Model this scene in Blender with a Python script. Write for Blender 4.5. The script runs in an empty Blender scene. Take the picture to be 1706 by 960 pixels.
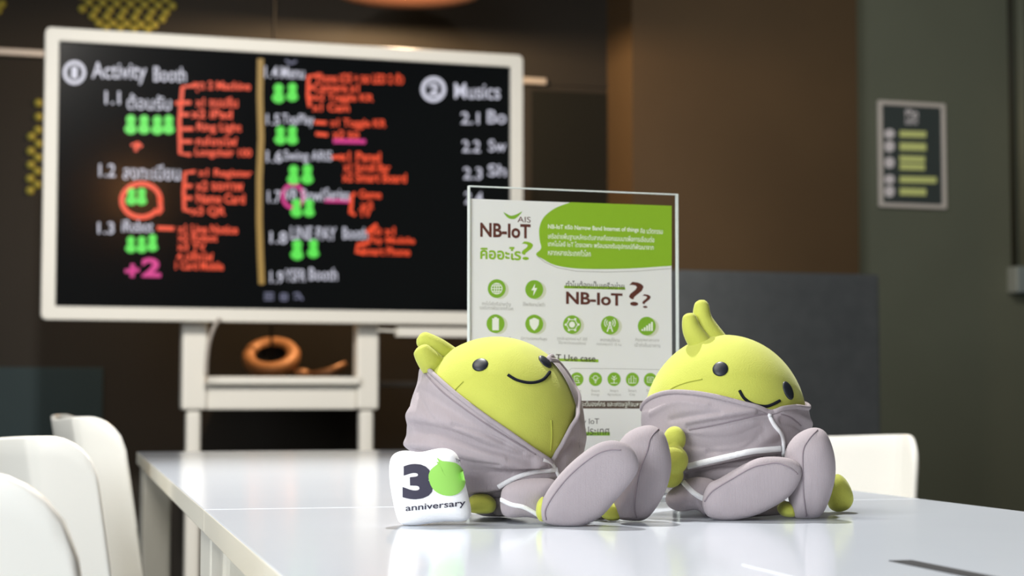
import bpy, bmesh, math, random
import numpy as np
from mathutils import Vector, Matrix
from mathutils.bvhtree import BVHTree
random.seed(4); rng = np.random.default_rng(4)
SC = bpy.context.scene; COL = SC.collection
V = Vector

# ------------------------------------------------------------------ camera
F = 3000.0                      # focal length in pixels of the 1706x960 frame
PITCH = math.atan(177.0 / F)
TABLE_Z = 0.74
CAM = V((0, 0, TABLE_Z + 0.1015))
cam_d = bpy.data.cameras.new('camera'); cam = bpy.data.objects.new('camera', cam_d); COL.objects.link(cam)
cam.location = CAM; cam.rotation_euler = (math.pi / 2 + PITCH, 0, 0)
cam_d.sensor_width = 36; cam_d.lens = F / 1706 * 36
cam_d.clip_start = 0.05; cam_d.clip_end = 60
cam_d.dof.use_dof = True; cam_d.dof.focus_distance = 1.44; cam_d.dof.aperture_fstop = 9.2
SC.camera = cam

# ------------------------------------------------------------------ world, exposure
w = bpy.data.worlds.new('room_daylight'); SC.world = w; w.use_nodes = True
bg = w.node_tree.nodes['Background']; bg.inputs[0].default_value = (0.88, 0.94, 1.0, 1); bg.inputs[1].default_value = 1.5
vs = SC.view_settings
vs.view_transform = 'Standard'; vs.look = 'None'; vs.gamma = 1; vs.use_curve_mapping = False; vs.exposure = 0.0

# ------------------------------------------------------------------ lights of the room, then added wash fills
def light(name, kind, loc, target, power, color=(1, 1, 1), **kw):
    d = bpy.data.lights.new(name, kind); d.energy = power; d.color = color
    for k, v in kw.items(): setattr(d, k, v)
    o = bpy.data.objects.new(name, d); COL.objects.link(o); o.location = loc
    o.rotation_euler = (V(target) - V(loc)).to_track_quat('-Z', 'Y').to_euler()
    return o
light('ceiling_spot_light', 'SPOT', (-0.05, 2.75, 2.9), (0.05, 1.42, 0.74), 355, (1, 0.98, 0.95), spot_size=math.radians(84), spot_blend=0.8, shadow_soft_size=0.035)
light('window_light', 'AREA', (-2.2, -1.6, 2.1), (0.0, 1.6, 0.85), 130, (0.93, 0.97, 1.0), shape='RECTANGLE', size=1.8, size_y=1.6)
light('ceiling_panel_light', 'AREA', (-1.1, 1.2, 2.9), (-0.9, 1.6, 0.7), 45, (1, 0.96, 0.9), shape='RECTANGLE', size=1.2, size_y=0.6)
light('added_wash_light', 'SPOT', (1.2, 3.6, 2.9), (1.5, 6.3, 1.3), 130, (1, 0.94, 0.84), spot_size=math.radians(70), spot_blend=0.9, shadow_soft_size=0.1)  # added lamp, brightens the right back wall and poster
light('added_wash_light', 'SPOT', (-0.2, 0.9, 2.9), (-0.55, 5.2, 1.15), 580, (1, 0.95, 0.88), spot_size=math.radians(38), spot_blend=0.9, shadow_soft_size=0.1)  # added frontal fill that lifts the board frame and its stand

# ------------------------------------------------------------------ pixel helpers
def ray(px, py):
    dx = (px - 853) / F; dz = (480 - py) / F; c, s = math.cos(PITCH), math.sin(PITCH)
    return V((dx, c - dz * s, s + dz * c))
def at(px, py, Y):
    d = ray(px, py); return CAM + d * (Y / d.y)

# ------------------------------------------------------------------ materials
def srgb(r, g, b):
    f = lambda c: (c / 255 / 12.92) if c <= 10.3 else ((c / 255 + 0.055) / 1.055) ** 2.4
    return (f(r), f(g), f(b), 1)
def mat(name, col, rough=0.5, spec=0.5, metal=0.0, sheen=0.0, noise=0.0, nscale=40, bump=0.0, bscale=300, wave=0.0, wscale=500, emit=0.0, coat=0.0):
    m = bpy.data.materials.new(name); m.use_nodes = True; nt = m.node_tree; b = nt.nodes['Principled BSDF']
    b.inputs['Base Color'].default_value = col; b.inputs['Roughness'].default_value = rough
    b.inputs['Specular IOR Level'].default_value = spec; b.inputs['Metallic'].default_value = metal
    b.inputs['Coat Weight'].default_value = coat; b.inputs['Coat Roughness'].default_value = 0.05
    if sheen: b.inputs['Sheen Weight'].default_value = sheen; b.inputs['Sheen Roughness'].default_value = 0.4; b.inputs['Sheen Tint'].default_value = tuple(0.5 + 0.5 * c for c in col[:3]) + (1,)
    if emit: b.inputs['Emission Color'].default_value = col; b.inputs['Emission Strength'].default_value = emit
    tc = nt.nodes.new('ShaderNodeTexCoord')
    if noise:
        n = nt.nodes.new('ShaderNodeTexNoise'); n.inputs['Scale'].default_value = nscale; n.inputs['Detail'].default_value = 5
        mr = nt.nodes.new('ShaderNodeMapRange'); mr.inputs['To Min'].default_value = 1 - noise; mr.inputs['To Max'].default_value = 1 + noise
        mr.inputs['From Min'].default_value = .25; mr.inputs['From Max'].default_value = .75
        mx = nt.nodes.new('ShaderNodeMix'); mx.data_type = 'RGBA'; mx.blend_type = 'MULTIPLY'; mx.inputs['Factor'].default_value = 1
        mx.inputs['A'].default_value = col
        nt.links.new(tc.outputs['Object'], n.inputs['Vector']); nt.links.new(n.outputs['Fac'], mr.inputs['Value'])
        nt.links.new(mr.outputs['Result'], mx.inputs['B']); nt.links.new(mx.outputs['Result'], b.inputs['Base Color'])
    last = None
    def add_bump(tex_out, strength, dist):
        nonlocal last
        bp = nt.nodes.new('ShaderNodeBump'); bp.inputs['Strength'].default_value = strength; bp.inputs['Distance'].default_value = dist
        nt.links.new(tex_out, bp.inputs['Height'])
        if last: nt.links.new(last, bp.inputs['Normal'])
        last = bp.outputs['Normal']
    if bump:
        n2 = nt.nodes.new('ShaderNodeTexNoise'); n2.inputs['Scale'].default_value = bscale; n2.inputs['Detail'].default_value = 4
        nt.links.new(tc.outputs['Object'], n2.inputs['Vector']); add_bump(n2.outputs['Fac'], bump, 0.0015)
    if wave:
        wv = nt.nodes.new('ShaderNodeTexWave'); wv.inputs['Scale'].default_value = wscale; wv.inputs['Distortion'].default_value = 1.2
        wv.bands_direction = 'X'
        nt.links.new(tc.outputs['Object'], wv.inputs['Vector']); add_bump(wv.outputs['Fac'], wave, 0.0006)
    if last: nt.links.new(last, b.inputs['Normal'])
    return m
def ink(name, r, g, b, rough=0.55): return mat(name, srgb(r, g, b), rough, 0.2)
def glow(name, r, g, b, s=1.0):
    m = bpy.data.materials.new(name); m.use_nodes = True; p = m.node_tree.nodes['Principled BSDF']
    p.inputs['Base Color'].default_value = (0.01, 0.01, 0.01, 1); p.inputs['Roughness'].default_value = 0.4
    p.inputs['Emission Color'].default_value = srgb(r, g, b); p.inputs['Emission Strength'].default_value = s
    return m
M = {}
M['lime'] = mat('lime_velour', srgb(186, 191, 86), 0.85, 0.2, sheen=0.4, noise=0.05, nscale=35, bump=0.25, bscale=900)
M['lime_seam'] = mat('lime_thread', srgb(170, 176, 76), 0.9, 0.1)
M['suit'] = mat('grey_knit_cloth', srgb(164, 155, 159), 0.9, 0.15, sheen=0.15, noise=0.03, nscale=60, bump=0.12, bscale=700, wave=0.28, wscale=380)
M['suit_seam'] = mat('dark_grey_thread', srgb(140, 130, 136), 0.9, 0.1)
M['white_tape'] = mat('white_tape', srgb(236, 236, 238), 0.7, 0.3, wave=0.2, wscale=300)
M['black_bead'] = mat('black_bead', srgb(32, 36, 44), 0.45, 0.4)
M['black_thread'] = mat('black_thread', srgb(30, 33, 40), 0.9, 0.1, bump=0.5, bscale=1500)
M['pillow'] = mat('white_plush_cloth', srgb(244, 244, 246), 0.85, 0.2, sheen=0.2, bump=0.15, bscale=500)
M['table'] = mat('white_laminate', srgb(221, 228, 238), 0.12, 0.5, noise=0.01, nscale=8)
M['table_edge'] = mat('cream_edge_band', srgb(226, 222, 208), 0.4, 0.4)
M['table_leg'] = mat('white_coated_steel', srgb(222, 220, 210), 0.4, 0.4)
M['chair'] = mat('white_chair_plastic', srgb(242, 240, 232), 0.35, 0.45, bump=0.03, bscale=200)
M['chair_leg'] = mat('chair_leg_white', srgb(225, 224, 220), 0.35, 0.5)
M['board_frame'] = mat('board_white_plastic', srgb(226, 222, 212), 0.45, 0.4)
M['screen'] = mat('dark_glass_display', (0.0035, 0.0042, 0.005, 1), 0.13, 0.5)
M['wall_dark'] = mat('wall_dark_paint', srgb(44, 41, 37), 0.6, 0.08, noise=0.12, nscale=1.5)
M['wall_grey'] = mat('wall_grey_green_paint', srgb(98, 102, 88), 0.7, 0.3, noise=0.07, nscale=2, bump=0.05, bscale=60)
M['wall_brown'] = mat('wall_brown_veneer', srgb(76, 60, 40), 0.6, 0.3, noise=0.16, nscale=1.3)
M['felt'] = mat('charcoal_felt', srgb(92, 94, 95), 0.95, 0.1, noise=0.1, nscale=25, bump=0.4, bscale=250)
M['floor'] = mat('floor_grey_carpet', srgb(70, 70, 72), 0.9, 0.1, noise=0.1, nscale=60)
M['ceiling'] = mat('ceiling_dark_paint', srgb(60, 58, 55), 0.8, 0.2, noise=0.05, nscale=4)
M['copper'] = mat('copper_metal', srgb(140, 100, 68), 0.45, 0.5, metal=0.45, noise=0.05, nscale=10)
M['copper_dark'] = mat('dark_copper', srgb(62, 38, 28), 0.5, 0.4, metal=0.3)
M['copper_pale'] = mat('pale_copper', srgb(178, 124, 80), 0.5, 0.5, metal=0.2)
M['black'] = mat('black_rubber', srgb(22, 23, 26), 0.6, 0.3)
M['cord'] = mat('black_cord', srgb(16, 16, 16), 0.7, 0.2)
M['stud'] = mat('olive_green_stud', srgb(142, 134, 50), 0.5, 0.3)
M['rail'] = mat('grey_metal_rail', srgb(170, 160, 150), 0.4, 0.5, metal=0.3)
M['silver'] = mat('silver_poster_frame', srgb(205, 198, 192), 0.4, 0.5)
M['poster'] = mat('poster_dark_paper', srgb(62, 70, 70), 0.4, 0.4)
M['pos_y'] = ink('poster_yellow_ink', 214, 222, 142); M['pos_w'] = ink('poster_white_ink', 226, 220, 224)
M['box'] = mat('grey_box_plastic', srgb(128, 138, 138), 0.5, 0.4)
M['conduit'] = mat('dark_conduit', srgb(44, 44, 34), 0.6, 0.3)
M['paper'] = mat('white_print_paper', srgb(238, 237, 232), 0.55, 0.2)
M['paper_edge'] = mat('clear_acrylic_edge', srgb(226, 232, 226), 0.2, 0.5)
M['ink_green'] = ink('ink_green', 146, 188, 48); M['ink_brown'] = ink('ink_brown', 98, 56, 46)
M['ink_dgreen'] = ink('ink_dark_green', 134, 182, 54); M['ink_grey'] = ink('ink_grey', 176, 174, 166)
M['ink_white'] = ink('ink_white', 244, 246, 232); M['ink_dark'] = ink('ink_dark', 66, 58, 52)
M['ink_shadow'] = ink('ink_pale_green', 214, 216, 190)
M['ink_band'] = ink('ink_brown_band', 92, 76, 66)
M['logo_dark'] = ink('logo_charcoal', 66, 64, 78, .8); M['logo_green'] = ink('logo_green', 150, 208, 98, .8)
def acrylic():
    m = bpy.data.materials.new('clear_acrylic'); m.use_nodes = True; nt = m.node_tree; nt.nodes.clear()
    o = nt.nodes.new('ShaderNodeOutputMaterial'); t = nt.nodes.new('ShaderNodeBsdfTransparent'); g = nt.nodes.new('ShaderNodeBsdfGlossy')
    mx = nt.nodes.new('ShaderNodeMixShader'); fr = nt.nodes.new('ShaderNodeFresnel'); fr.inputs[0].default_value = 1.3
    t.inputs[0].default_value = (0.985, 0.985, 0.985, 1); g.inputs['Roughness'].default_value = 0.03
    ge = nt.nodes.new('ShaderNodeNewGeometry'); sb_ = nt.nodes.new('ShaderNodeMath'); sb_.operation = 'SUBTRACT'; sb_.inputs[0].default_value = 1; mu = nt.nodes.new('ShaderNodeMath'); mu.operation = 'MULTIPLY'
    nt.links.new(ge.outputs['Backfacing'], sb_.inputs[1]); nt.links.new(fr.outputs[0], mu.inputs[0]); nt.links.new(sb_.outputs[0], mu.inputs[1])
    nt.links.new(mu.outputs[0], mx.inputs[0]); nt.links.new(t.outputs[0], mx.inputs[1]); nt.links.new(g.outputs[0], mx.inputs[2]); nt.links.new(mx.outputs[0], o.inputs[0])
    return m
M['acrylic'] = acrylic()
M['bulb'] = glow('warm_bulb', 255, 170, 90, 45)
G = {'w': glow('glow_white', 205, 205, 220, 1.0), 'r': glow('glow_red', 240, 72, 26, 1.05), 'g': glow('glow_green', 84, 226, 72, 1.0),
     'm': glow('glow_magenta', 214, 36, 136, 0.95), 'y': glow('glow_yellow', 168, 132, 56, 0.85), 'b': glow('glow_blue_grey', 96, 98, 122, 1.0)}

# ------------------------------------------------------------------ object helpers
ORG = {}
def tag(o, label=None, cat=None, group=None, kind=None):
    for k, v in (('label', label), ('category', cat), ('group', group), ('kind', kind)):
        if v: o[k] = v
    return o
def empty(name, loc, label=None, cat=None, group=None, rz=0):
    o = bpy.data.objects.new(name, None); COL.objects.link(o); o.location = loc; o.rotation_euler = (0, 0, rz)
    o.empty_display_size = 0.05; ORG[o] = V(loc); return tag(o, label, cat, group)
def obj(name, verts, faces, material, parent=None, smooth=True, origin=None):
    """one mesh object; verts in world space (or in the root's local space while the root sits at 0)"""
    base = ORG[parent] if parent is not None else (V(origin) if origin is not None else V((0, 0, 0)))
    me = bpy.data.meshes.new(name); me.from_pydata([tuple(V(v) - base) for v in verts], [], faces); me.update()
    if smooth: me.shade_smooth()
    me.materials.append(material)
    o = bpy.data.objects.new(name, me); COL.objects.link(o)
    if parent is not None: o.parent = parent; ORG[o] = base
    else: o.location = base; ORG[o] = base
    return o
def bevel(o, width, seg=2):
    m = o.modifiers.new('bevel', 'BEVEL'); m.width = width; m.segments = seg; m.limit_method = 'ANGLE'; m.angle_limit = math.radians(40)
    return o
def fix_normals(o):
    bm = bmesh.new(); bm.from_mesh(o.data); bmesh.ops.recalc_face_normals(bm, faces=bm.faces); bm.to_mesh(o.data); bm.free(); return o
class Frame:
    def __init__(s, O, X, Y, Z=(0, 0, 1)): s.O, s.X, s.Y, s.Z = V(O), V(X).normalized(), V(Y).normalized(), V(Z).normalized()
    def p(s, x, y, z): return s.O + s.X * x + s.Y * y + s.Z * z
    def hit(s, px, py):          # pixel -> (x, z) in the plane y = 0
        d = ray(px, py); t = (s.O - CAM).dot(s.Y) / d.dot(s.Y); q = CAM + d * t - s.O
        return q.dot(s.X), q.dot(s.Z)
def box(fr, x0, x1, y0, y1, z0, z1):
    vs_ = [fr.p(x, y, z) for z in (z0, z1) for y in (y0, y1) for x in (x0, x1)]
    return vs_, [(0, 2, 3, 1), (4, 5, 7, 6), (0, 1, 5, 4), (2, 6, 7, 3), (0, 4, 6, 2), (1, 3, 7, 5)]
def merge(*parts):
    vv, ff = [], []
    for v, f in parts:
        n = len(vv); vv += list(v); ff += [tuple(i + n for i in q) for q in f]
    return vv, ff
def tube(pts, r, n=10, closed=False, taper=None):
    pts = [V(p) for p in pts]; vv, ff = [], []; k = len(pts)
    up = None
    for i, p in enumerate(pts):
        a = pts[(i - 1) % k] if (closed or i > 0) else p; b = pts[(i + 1) % k] if (closed or i < k - 1) else p
        t = (b - a).normalized()
        if up is None:
            up = t.orthogonal().normalized()
        up = (up - t * up.dot(t)).normalized(); s = t.cross(up)
        rr = taper[i] if taper else r
        for j in range(n):
            an = 2 * math.pi * j / n; vv.append(p + (up * math.cos(an) + s * math.sin(an)) * rr)
    m = k if closed else k - 1
    for i in range(m):
        for j in range(n):
            a = i * n + j; b = i * n + (j + 1) % n; c = ((i + 1) % k) * n + (j + 1) % n; d = ((i + 1) % k) * n + j
            ff.append((a, b, c, d))
    if not closed:
        ff.append(tuple(range(n))[::-1]); ff.append(tuple((k - 1) * n + j for j in range(n)))
    return vv, ff
def smooth_line(pts, n, closed=False):
    P = [V(p) for p in pts]; k = len(P); out = []
    segs = k if closed else k - 1
    for i in range(segs):
        g = (lambda j: P[j % k]) if closed else (lambda j: P[min(max(j, 0), k - 1)])
        p0, p1, p2, p3 = g(i - 1), g(i), g(i + 1), g(i + 2)
        for q in range(n):
            t = q / n
            out.append(0.5 * ((2 * p1) + (p2 - p0) * t + (2 * p0 - 5 * p1 + 4 * p2 - p3) * t * t + (3 * p1 - p0 - 3 * p2 + p3) * t ** 3))
    if not closed: out.append(P[-1])
    return out
def sphere(c, rx, ry, rz, nu=24, nv=14, R=None):
    vv, ff = [], []; c = V(c)
    for i in range(nv + 1):
        th = math.pi * i / nv
        for j in range(nu):
            ph = 2 * math.pi * j / nu
            q = V((rx * math.sin(th) * math.cos(ph), ry * math.sin(th) * math.sin(ph), rz * math.cos(th)))
            if R: q = R @ q
            vv.append(c + q)
    for i in range(nv):
        for j in range(nu):
            ff.append((i * nu + j, (i + 1) * nu + j, (i + 1) * nu + (j + 1) % nu, i * nu + (j + 1) % nu))
    return vv, ff
def lathe(c, prof, n=40, R=None):
    vv, ff = [], []
    for r, z in prof:
        for j in range(n):
            a = 2 * math.pi * j / n; q = V((r * math.cos(a), r * math.sin(a), z)); vv.append(V(c) + (R @ q if R else q))
    for i in range(len(prof) - 1):
        for j in range(n):
            ff.append((i * n + j, i * n + (j + 1) % n, (i + 1) * n + (j + 1) % n, (i + 1) * n + j))
    return vv, ff

# --- flat print: 2D polygons (u, v) laid on a frame
_tx = {}
def text2d(s, bold=0.0):
    """text as 2D mesh normalised so that its box starts at 0,0; returns verts, faces, width, height"""
    if (s, bold) in _tx: return _tx[(s, bold)]
    c = bpy.data.curves.new('t', 'FONT'); c.body = s; c.size = 1; c.offset = bold; c.resolution_u = 4; c.fill_mode = 'FRONT'
    o = bpy.data.objects.new('t', c); COL.objects.link(o)
    dg = bpy.context.evaluated_depsgraph_get(); dg.update()
    me = bpy.data.meshes.new_from_object(o.evaluated_get(dg))
    a = np.array([v.co[:2] for v in me.vertices]) if len(me.vertices) else np.zeros((1, 2)); fc = [tuple(p.vertices) for p in me.polygons]
    bpy.data.objects.remove(o); bpy.data.curves.remove(c); bpy.data.meshes.remove(me)
    mn = a.min(0); a = a - mn; w_, h_ = a.max(0)
    _tx[(s, bold)] = (a, fc, max(w_, 1e-6), max(h_, 1e-6)); return _tx[(s, bold)]
def disc2d(cx, cy, rx, ry=None, n=28):
    ry = ry or rx
    return [(cx + rx * math.cos(2 * math.pi * i / n), cy + ry * math.sin(2 * math.pi * i / n)) for i in range(n)], [tuple(range(n))]
def ring2d(cx, cy, rx, ry, wd, n=32, a0=0, a1=2 * math.pi):
    vv, ff = [], []; full = abs(a1 - a0 - 2 * math.pi) < 1e-6
    for i in range(n + 1):
        a = a0 + (a1 - a0) * i / n
        for s in (-.5, .5): vv.append((cx + (rx + s * wd) * math.cos(a), cy + (ry + s * wd) * math.sin(a)))
    for i in range(n): ff.append((2 * i, 2 * i + 1, 2 * i + 3, 2 * i + 2))
    return vv, ff
def line2d(pts, wd):
    pts = [V((p[0], p[1])) for p in pts]; vv, ff = [], []
    for i, p in enumerate(pts):
        t = (pts[min(i + 1, len(pts) - 1)] - pts[max(i - 1, 0)]).normalized(); nrm = V((-t.y, t.x)) * wd / 2
        vv += [tuple(p - nrm), tuple(p + nrm)]
    for i in range(len(pts) - 1): ff.append((2 * i, 2 * i + 1, 2 * i + 3, 2 * i + 2))
    return vv, ff
def poly2d(pts): return list(pts), [tuple(range(len(pts)))]

def parent_surface(bvh, px, py, lift=0.0004):
    d = ray(px, py).normalized(); h = bvh.ray_cast(CAM, d)
    if h[0] is None: return None, None
    n = h[1]
    if n.dot(d) > 0: n = -n
    return h[0] + n * lift, n
def bvh_of(vv, ff): return BVHTree.FromPolygons([tuple(v) for v in vv], ff)

# ================================================================== ROOM SHELL
W = Frame((0, 6.43, 0), (0.953, 0.303, 0), (-0.303, 0.953, 0))      # the back wall's own axes (x along it, y into it)
SW = 6.43
tag(obj('floor', *box(Frame((0, 0, 0), (1, 0, 0), (0, 1, 0)), -3.4, 3.6, -3.0, 8.0, -0.05, 0), M['floor'], smooth=False), kind='structure')
tag(obj('ceiling', *box(Frame((0, 0, 0), (1, 0, 0), (0, 1, 0)), -3.4, 3.6, -3.0, 8.0, 3.0, 3.05), M['ceiling'], smooth=False), kind='structure')
xb = W.hit(1040, 300)[0]
wall_back = tag(obj('wall_back', *box(W, -3.8, xb + 0.15, 0, 0.12, 0, 3.0), M['wall_dark'], smooth=False), kind='structure')
tag(obj('wall_front', *box(Frame((0, 0, 0), (1, 0, 0), (0, 1, 0)), -0.2, 3.6, -3.1, -3.0, 0, 3.0), M['wall_grey'], smooth=False), kind='structure')
tag(obj('wall_left', *box(Frame((0, 0, 0), (1, 0, 0), (0, 1, 0)), -3.5, -3.4, -3.0, 8.0, 0, 3.0), M['wall_grey'], smooth=False), kind='structure')
tag(obj('wall_right', *box(Frame((0, 0, 0), (1, 0, 0), (0, 1, 0)), 3.6, 3.7, -3.0, 8.0, 0, 3.0), M['wall_grey'], smooth=False), kind='structure')
# column clad in brown veneer, then the grey-green wall a little behind it
B = Frame(W.p(0, -0.25, 0), W.X, W.Y)
b0, b1 = B.hit(1054, 300)[0], B.hit(1430, 300)[0]
tag(obj('wall_back_brown_panel', *box(B, b0, b1, 0, 0.33, 0, 3.0), M['wall_brown'], smooth=False), kind='structure')
GW = Frame(W.p(0, -0.15, 0), W.X, W.Y)
tag(obj('wall_back_right', *box(GW, b1 - 0.06, b1 + 2.4, 0, 0.2, 0, 3.0), M['wall_grey'], smooth=False), kind='structure')
# rail along the dark wall
x0, z0 = W.hit(-60, 84); x1, z1 = W.hit(908, 137)
zr = (z0 + z1) / 2
tag(bevel(obj('trim_1', *box(W, x0 - .6, x1, -0.02, 0.0, zr - 0.012, zr + 0.012), M['rail'], smooth=False), 0.003), kind='structure')
x2, z2 = W.hit(1040, 146)
tag(obj('trim_2', *box(W, x1 + 0.01, x2, -0.006, 0.0, zr - 0.008, zr + 0.008), M['wall_dark'], smooth=False), kind='structure')
d0, d1 = W.hit(884, 300)[0], W.hit(1036, 300)[0]
M['door'] = mat('door_black_paint', srgb(24, 24, 20), 0.5, 0.1); M['teal'] = mat('dark_teal_panel', srgb(34, 49, 53), 0.6, 0.2, noise=0.1, nscale=3)
dr = tag(bevel(obj('door_1', *box(W, d0, d1, -0.004, 0.0, 0.0, zr - 0.03), M['door'], smooth=False), 0.002), kind='structure')
t0, t1 = W.hit(-200, 612)[0], W.hit(172, 612)[0]; tz = W.hit(80, 612)[1]
tag(bevel(obj('wall_back_lower_panel', *box(W, t0, t1, -0.015, 0.0, 0.0, tz), M['teal'], smooth=False), 0.003), kind='structure')
# olive studs: two clusters of round bumps on the dark wall
stud_me = None
def stud(px, py):
    global stud_me
    x, z = W.hit(px, py)
    if stud_me is None:
        v, f = sphere((0, 0, 0), 0.0142, 0.009, 0.0142, 14, 8)
        stud_me = bpy.data.meshes.new('stud'); stud_me.from_pydata([tuple(q) for q in v], [], f); stud_me.shade_smooth(); stud_me.materials.append(M['stud'])
    o = bpy.data.objects.new('stud', stud_me); COL.objects.link(o); o.parent = wall_back; o.location = W.p(x, -0.002, z)
    o.rotation_euler = (0, 0, math.atan2(W.X.y, W.X.x))
rows = [(-18, 148, 290), (-7, 137, 290), (4, 148, 290), (15, 137, 280), (27, 154, 282), (38, 164, 272), (46, 176, 262)]
for i, (y, xa, xz) in enumerate(rows):
    n = int((xz - xa) / 23.2) + 1
    for k in range(n):
        stud(xa + k * 23.2 - (0 if i else 0), y + k * 1.0)
for px, py in [(64, 172), (64, 195), (63, 217), (52, 228), (64, 240), (51, 252), (63, 263), (51, 275), (62, 286), (50, 298), (3, 7), (-4, 18), (62, 308), (50, 318)]:
    stud(px, py)

# ================================================================== TABLES
S = V((-0.2726, 1.594, 0)); A = V((-0.238, 0.971, 0)).normalized(); Cx = V((A.y, -A.x, 0))
S = at(340, 848, 1.594); S.z = 0
T = Frame(S, Cx, A)
TW, TL, TH = 0.689, 1.64, 0.021
def table(name, y0, y1, label, hatch=False):
    o = empty(name, T.p(0, (y0 + y1) / 2, 0), label, 'table', None)
    top = bevel(obj('tabletop', *box(T, 0, TW, y0, y1, TABLE_Z - TH, TABLE_Z), M['table'], o, smooth=False), 0.0012, 2)
    top.data.materials.append(M['table_edge'])
    for p in top.data.polygons:
        if abs(p.normal.z) < .5: p.material_index = 1
    rails = merge(box(T, 0.02, TW - 0.02, y0 + 0.03, y0 + 0.07, TABLE_Z - TH - 0.03, TABLE_Z - TH), box(T, 0.02, TW - 0.02, y1 - 0.07, y1 - 0.03, TABLE_Z - TH - 0.03, TABLE_Z - TH),
                  box(T, 0.05, 0.08, y0 + 0.07, y1 - 0.07, TABLE_Z - TH - 0.03, TABLE_Z - TH), box(T, TW - 0.08, TW - 0.05, y0 + 0.07, y1 - 0.07, TABLE_Z - TH - 0.03, TABLE_Z - TH))
    obj('frame_rail', *rails, M['table_leg'], o, smooth=False)
    lg = 0.07 if hatch else 0.048
    for xa in (0.006, TW - 0.006 - lg):
        for ya in (y0 + 0.008, y1 - 0.128):
            bevel(obj('leg', *box(T, xa, xa + lg, ya, ya + 0.12, 0, TABLE_Z - TH), M['table_leg'], o, smooth=False), 0.006, 3)
    if hatch:
        # cable hatch let into the top, with a black brush slot along its right side
        h0 = at(1240, 940, 1.076); h1 = at(1470, 932, 1.107)
        d0, d1 = (h0 - S), (h1 - S); xa, xb_ = d0.dot(Cx), d1.dot(Cx); yb = (d0.dot(A) + d1.dot(A)) / 2
        bevel(obj('cable_hatch', *box(T, xa, xb_, yb - 0.26, yb, TABLE_Z - 0.001, TABLE_Z + 0.0006), M['table'], o, smooth=False), 0.0004, 1)
        obj('cable_slot', *box(T, xb_ + 0.001, xb_ + 0.016, yb - 0.26, yb - 0.002, TABLE_Z - 0.001, TABLE_Z + 0.0008), M['black'], o, smooth=False)
    return o
table('meeting_table', -TL, -0.0012, 'nearer white table carrying the two plush toys and a black cable slot', True)
table('meeting_table', 0.0012, TL, 'farther white table behind the seam, reflecting the board stand legs')

# ================================================================== CHAIRS
def make_chair():
    """faces +X, base at the origin"""
    o = empty('shell_chair', (0, 0, 0))
    HW, WL, AN = 0.155, 0.070, math.radians(58)
    path = []                                        # plan of the back: wing, bend, panel, bend, wing
    e = V((-0.20 + WL * math.sin(AN), HW + WL * math.cos(AN)))
    raw = [(e.x, e.y), (-0.20 + .30 * WL * math.sin(AN), HW + .30 * WL * math.cos(AN)), (-0.197, HW - .004), (-0.203, HW - .03), (-0.212, 0), (-0.203, -HW + .03), (-0.197, -HW + .004), (-0.20 + .30 * WL * math.sin(AN), -HW - .30 * WL * math.cos(AN)), (e.x, -e.y)]
    path = smooth_line([V((a, b, 0)) for a, b in raw], 6)
    n = len(path); dist = [0]
    for i in range(1, n): dist.append(dist[-1] + (path[i] - path[i - 1]).length)
    L = dist[-1]; vv, ff = [], []; H0, H1, NR = 0.415, 0.80, 16
    for i, p in enumerate(path):
        d = min(dist[i], L - dist[i]); R = 0.05
        top = H1 - (R - math.sqrt(max(R * R - (R - d) ** 2, 0)) if d < R else 0) - 0.006 * math.exp(-((dist[i] - L / 2) / 0.11) ** 2)
        for k in range(NR + 1):
            t = k / NR; z = H0 + (top - H0) * t
            lean = (z - 0.43) * 0.16; flare = 0.0
            narrow = 1 - 0.10 * (1 - t) ** 2
            vv.append(V((p.x - lean + flare - 0.0, p.y * narrow, z)))
    for i in range(n - 1):
        for k in range(NR):
            ff.append((i * (NR + 1) + k, (i + 1) * (NR + 1) + k, (i + 1) * (NR + 1) + k + 1, i * (NR + 1) + k + 1))
    b = obj('backrest', vv, ff, M['chair'], o); m = b.modifiers.new('solid', 'SOLIDIFY'); m.thickness = 0.009; m.offset = 0
    bevel(b, 0.003, 2)
    # seat: dished shell
    vv, ff = [], []; nx, ny = 14, 12
    for i in range(nx + 1):
        for j in range(ny + 1):
            u, v = i / nx, j / ny * 2 - 1
            x = -0.205 + u * 0.43; wdt = 0.195 * (0.80 + 0.2 * math.sin(math.pi * min(u * 1.3, 1) * .5)) * (1 - 0.25 * max(0, (u - .86) / .14) ** 2)
            z = 0.437 - 0.016 * (1 - v * v) * math.sin(math.pi * u) - 0.035 * max(0, (u - .8) / .2) ** 2 + 0.02 * max(0, (.12 - u) / .12)
            vv.append(V((x, v * wdt, z)))
    for i in range(nx):
        for j in range(ny): ff.append((i * (ny + 1) + j, (i + 1) * (ny + 1) + j, (i + 1) * (ny + 1) + j + 1, i * (ny + 1) + j + 1))
    s = obj('seat', vv, ff, M['chair'], o); m = s.modifiers.new('solid', 'SOLIDIFY'); m.thickness = 0.009; m.offset = -1
    for sx, sy in ((1, 1), (1, -1), (-1, 1), (-1, -1)):
        obj('leg', *tube([(0.15 * sx - 0.01, 0.14 * sy, 0.428), (0.16 * sx - .01, 0.155 * sy, 0.40), (0.205 * sx - 0.01, 0.20 * sy, 0.004)], 0.0105, 12), M['chair_leg'], o)
    return o
proto = make_chair(); used = [False]
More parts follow.
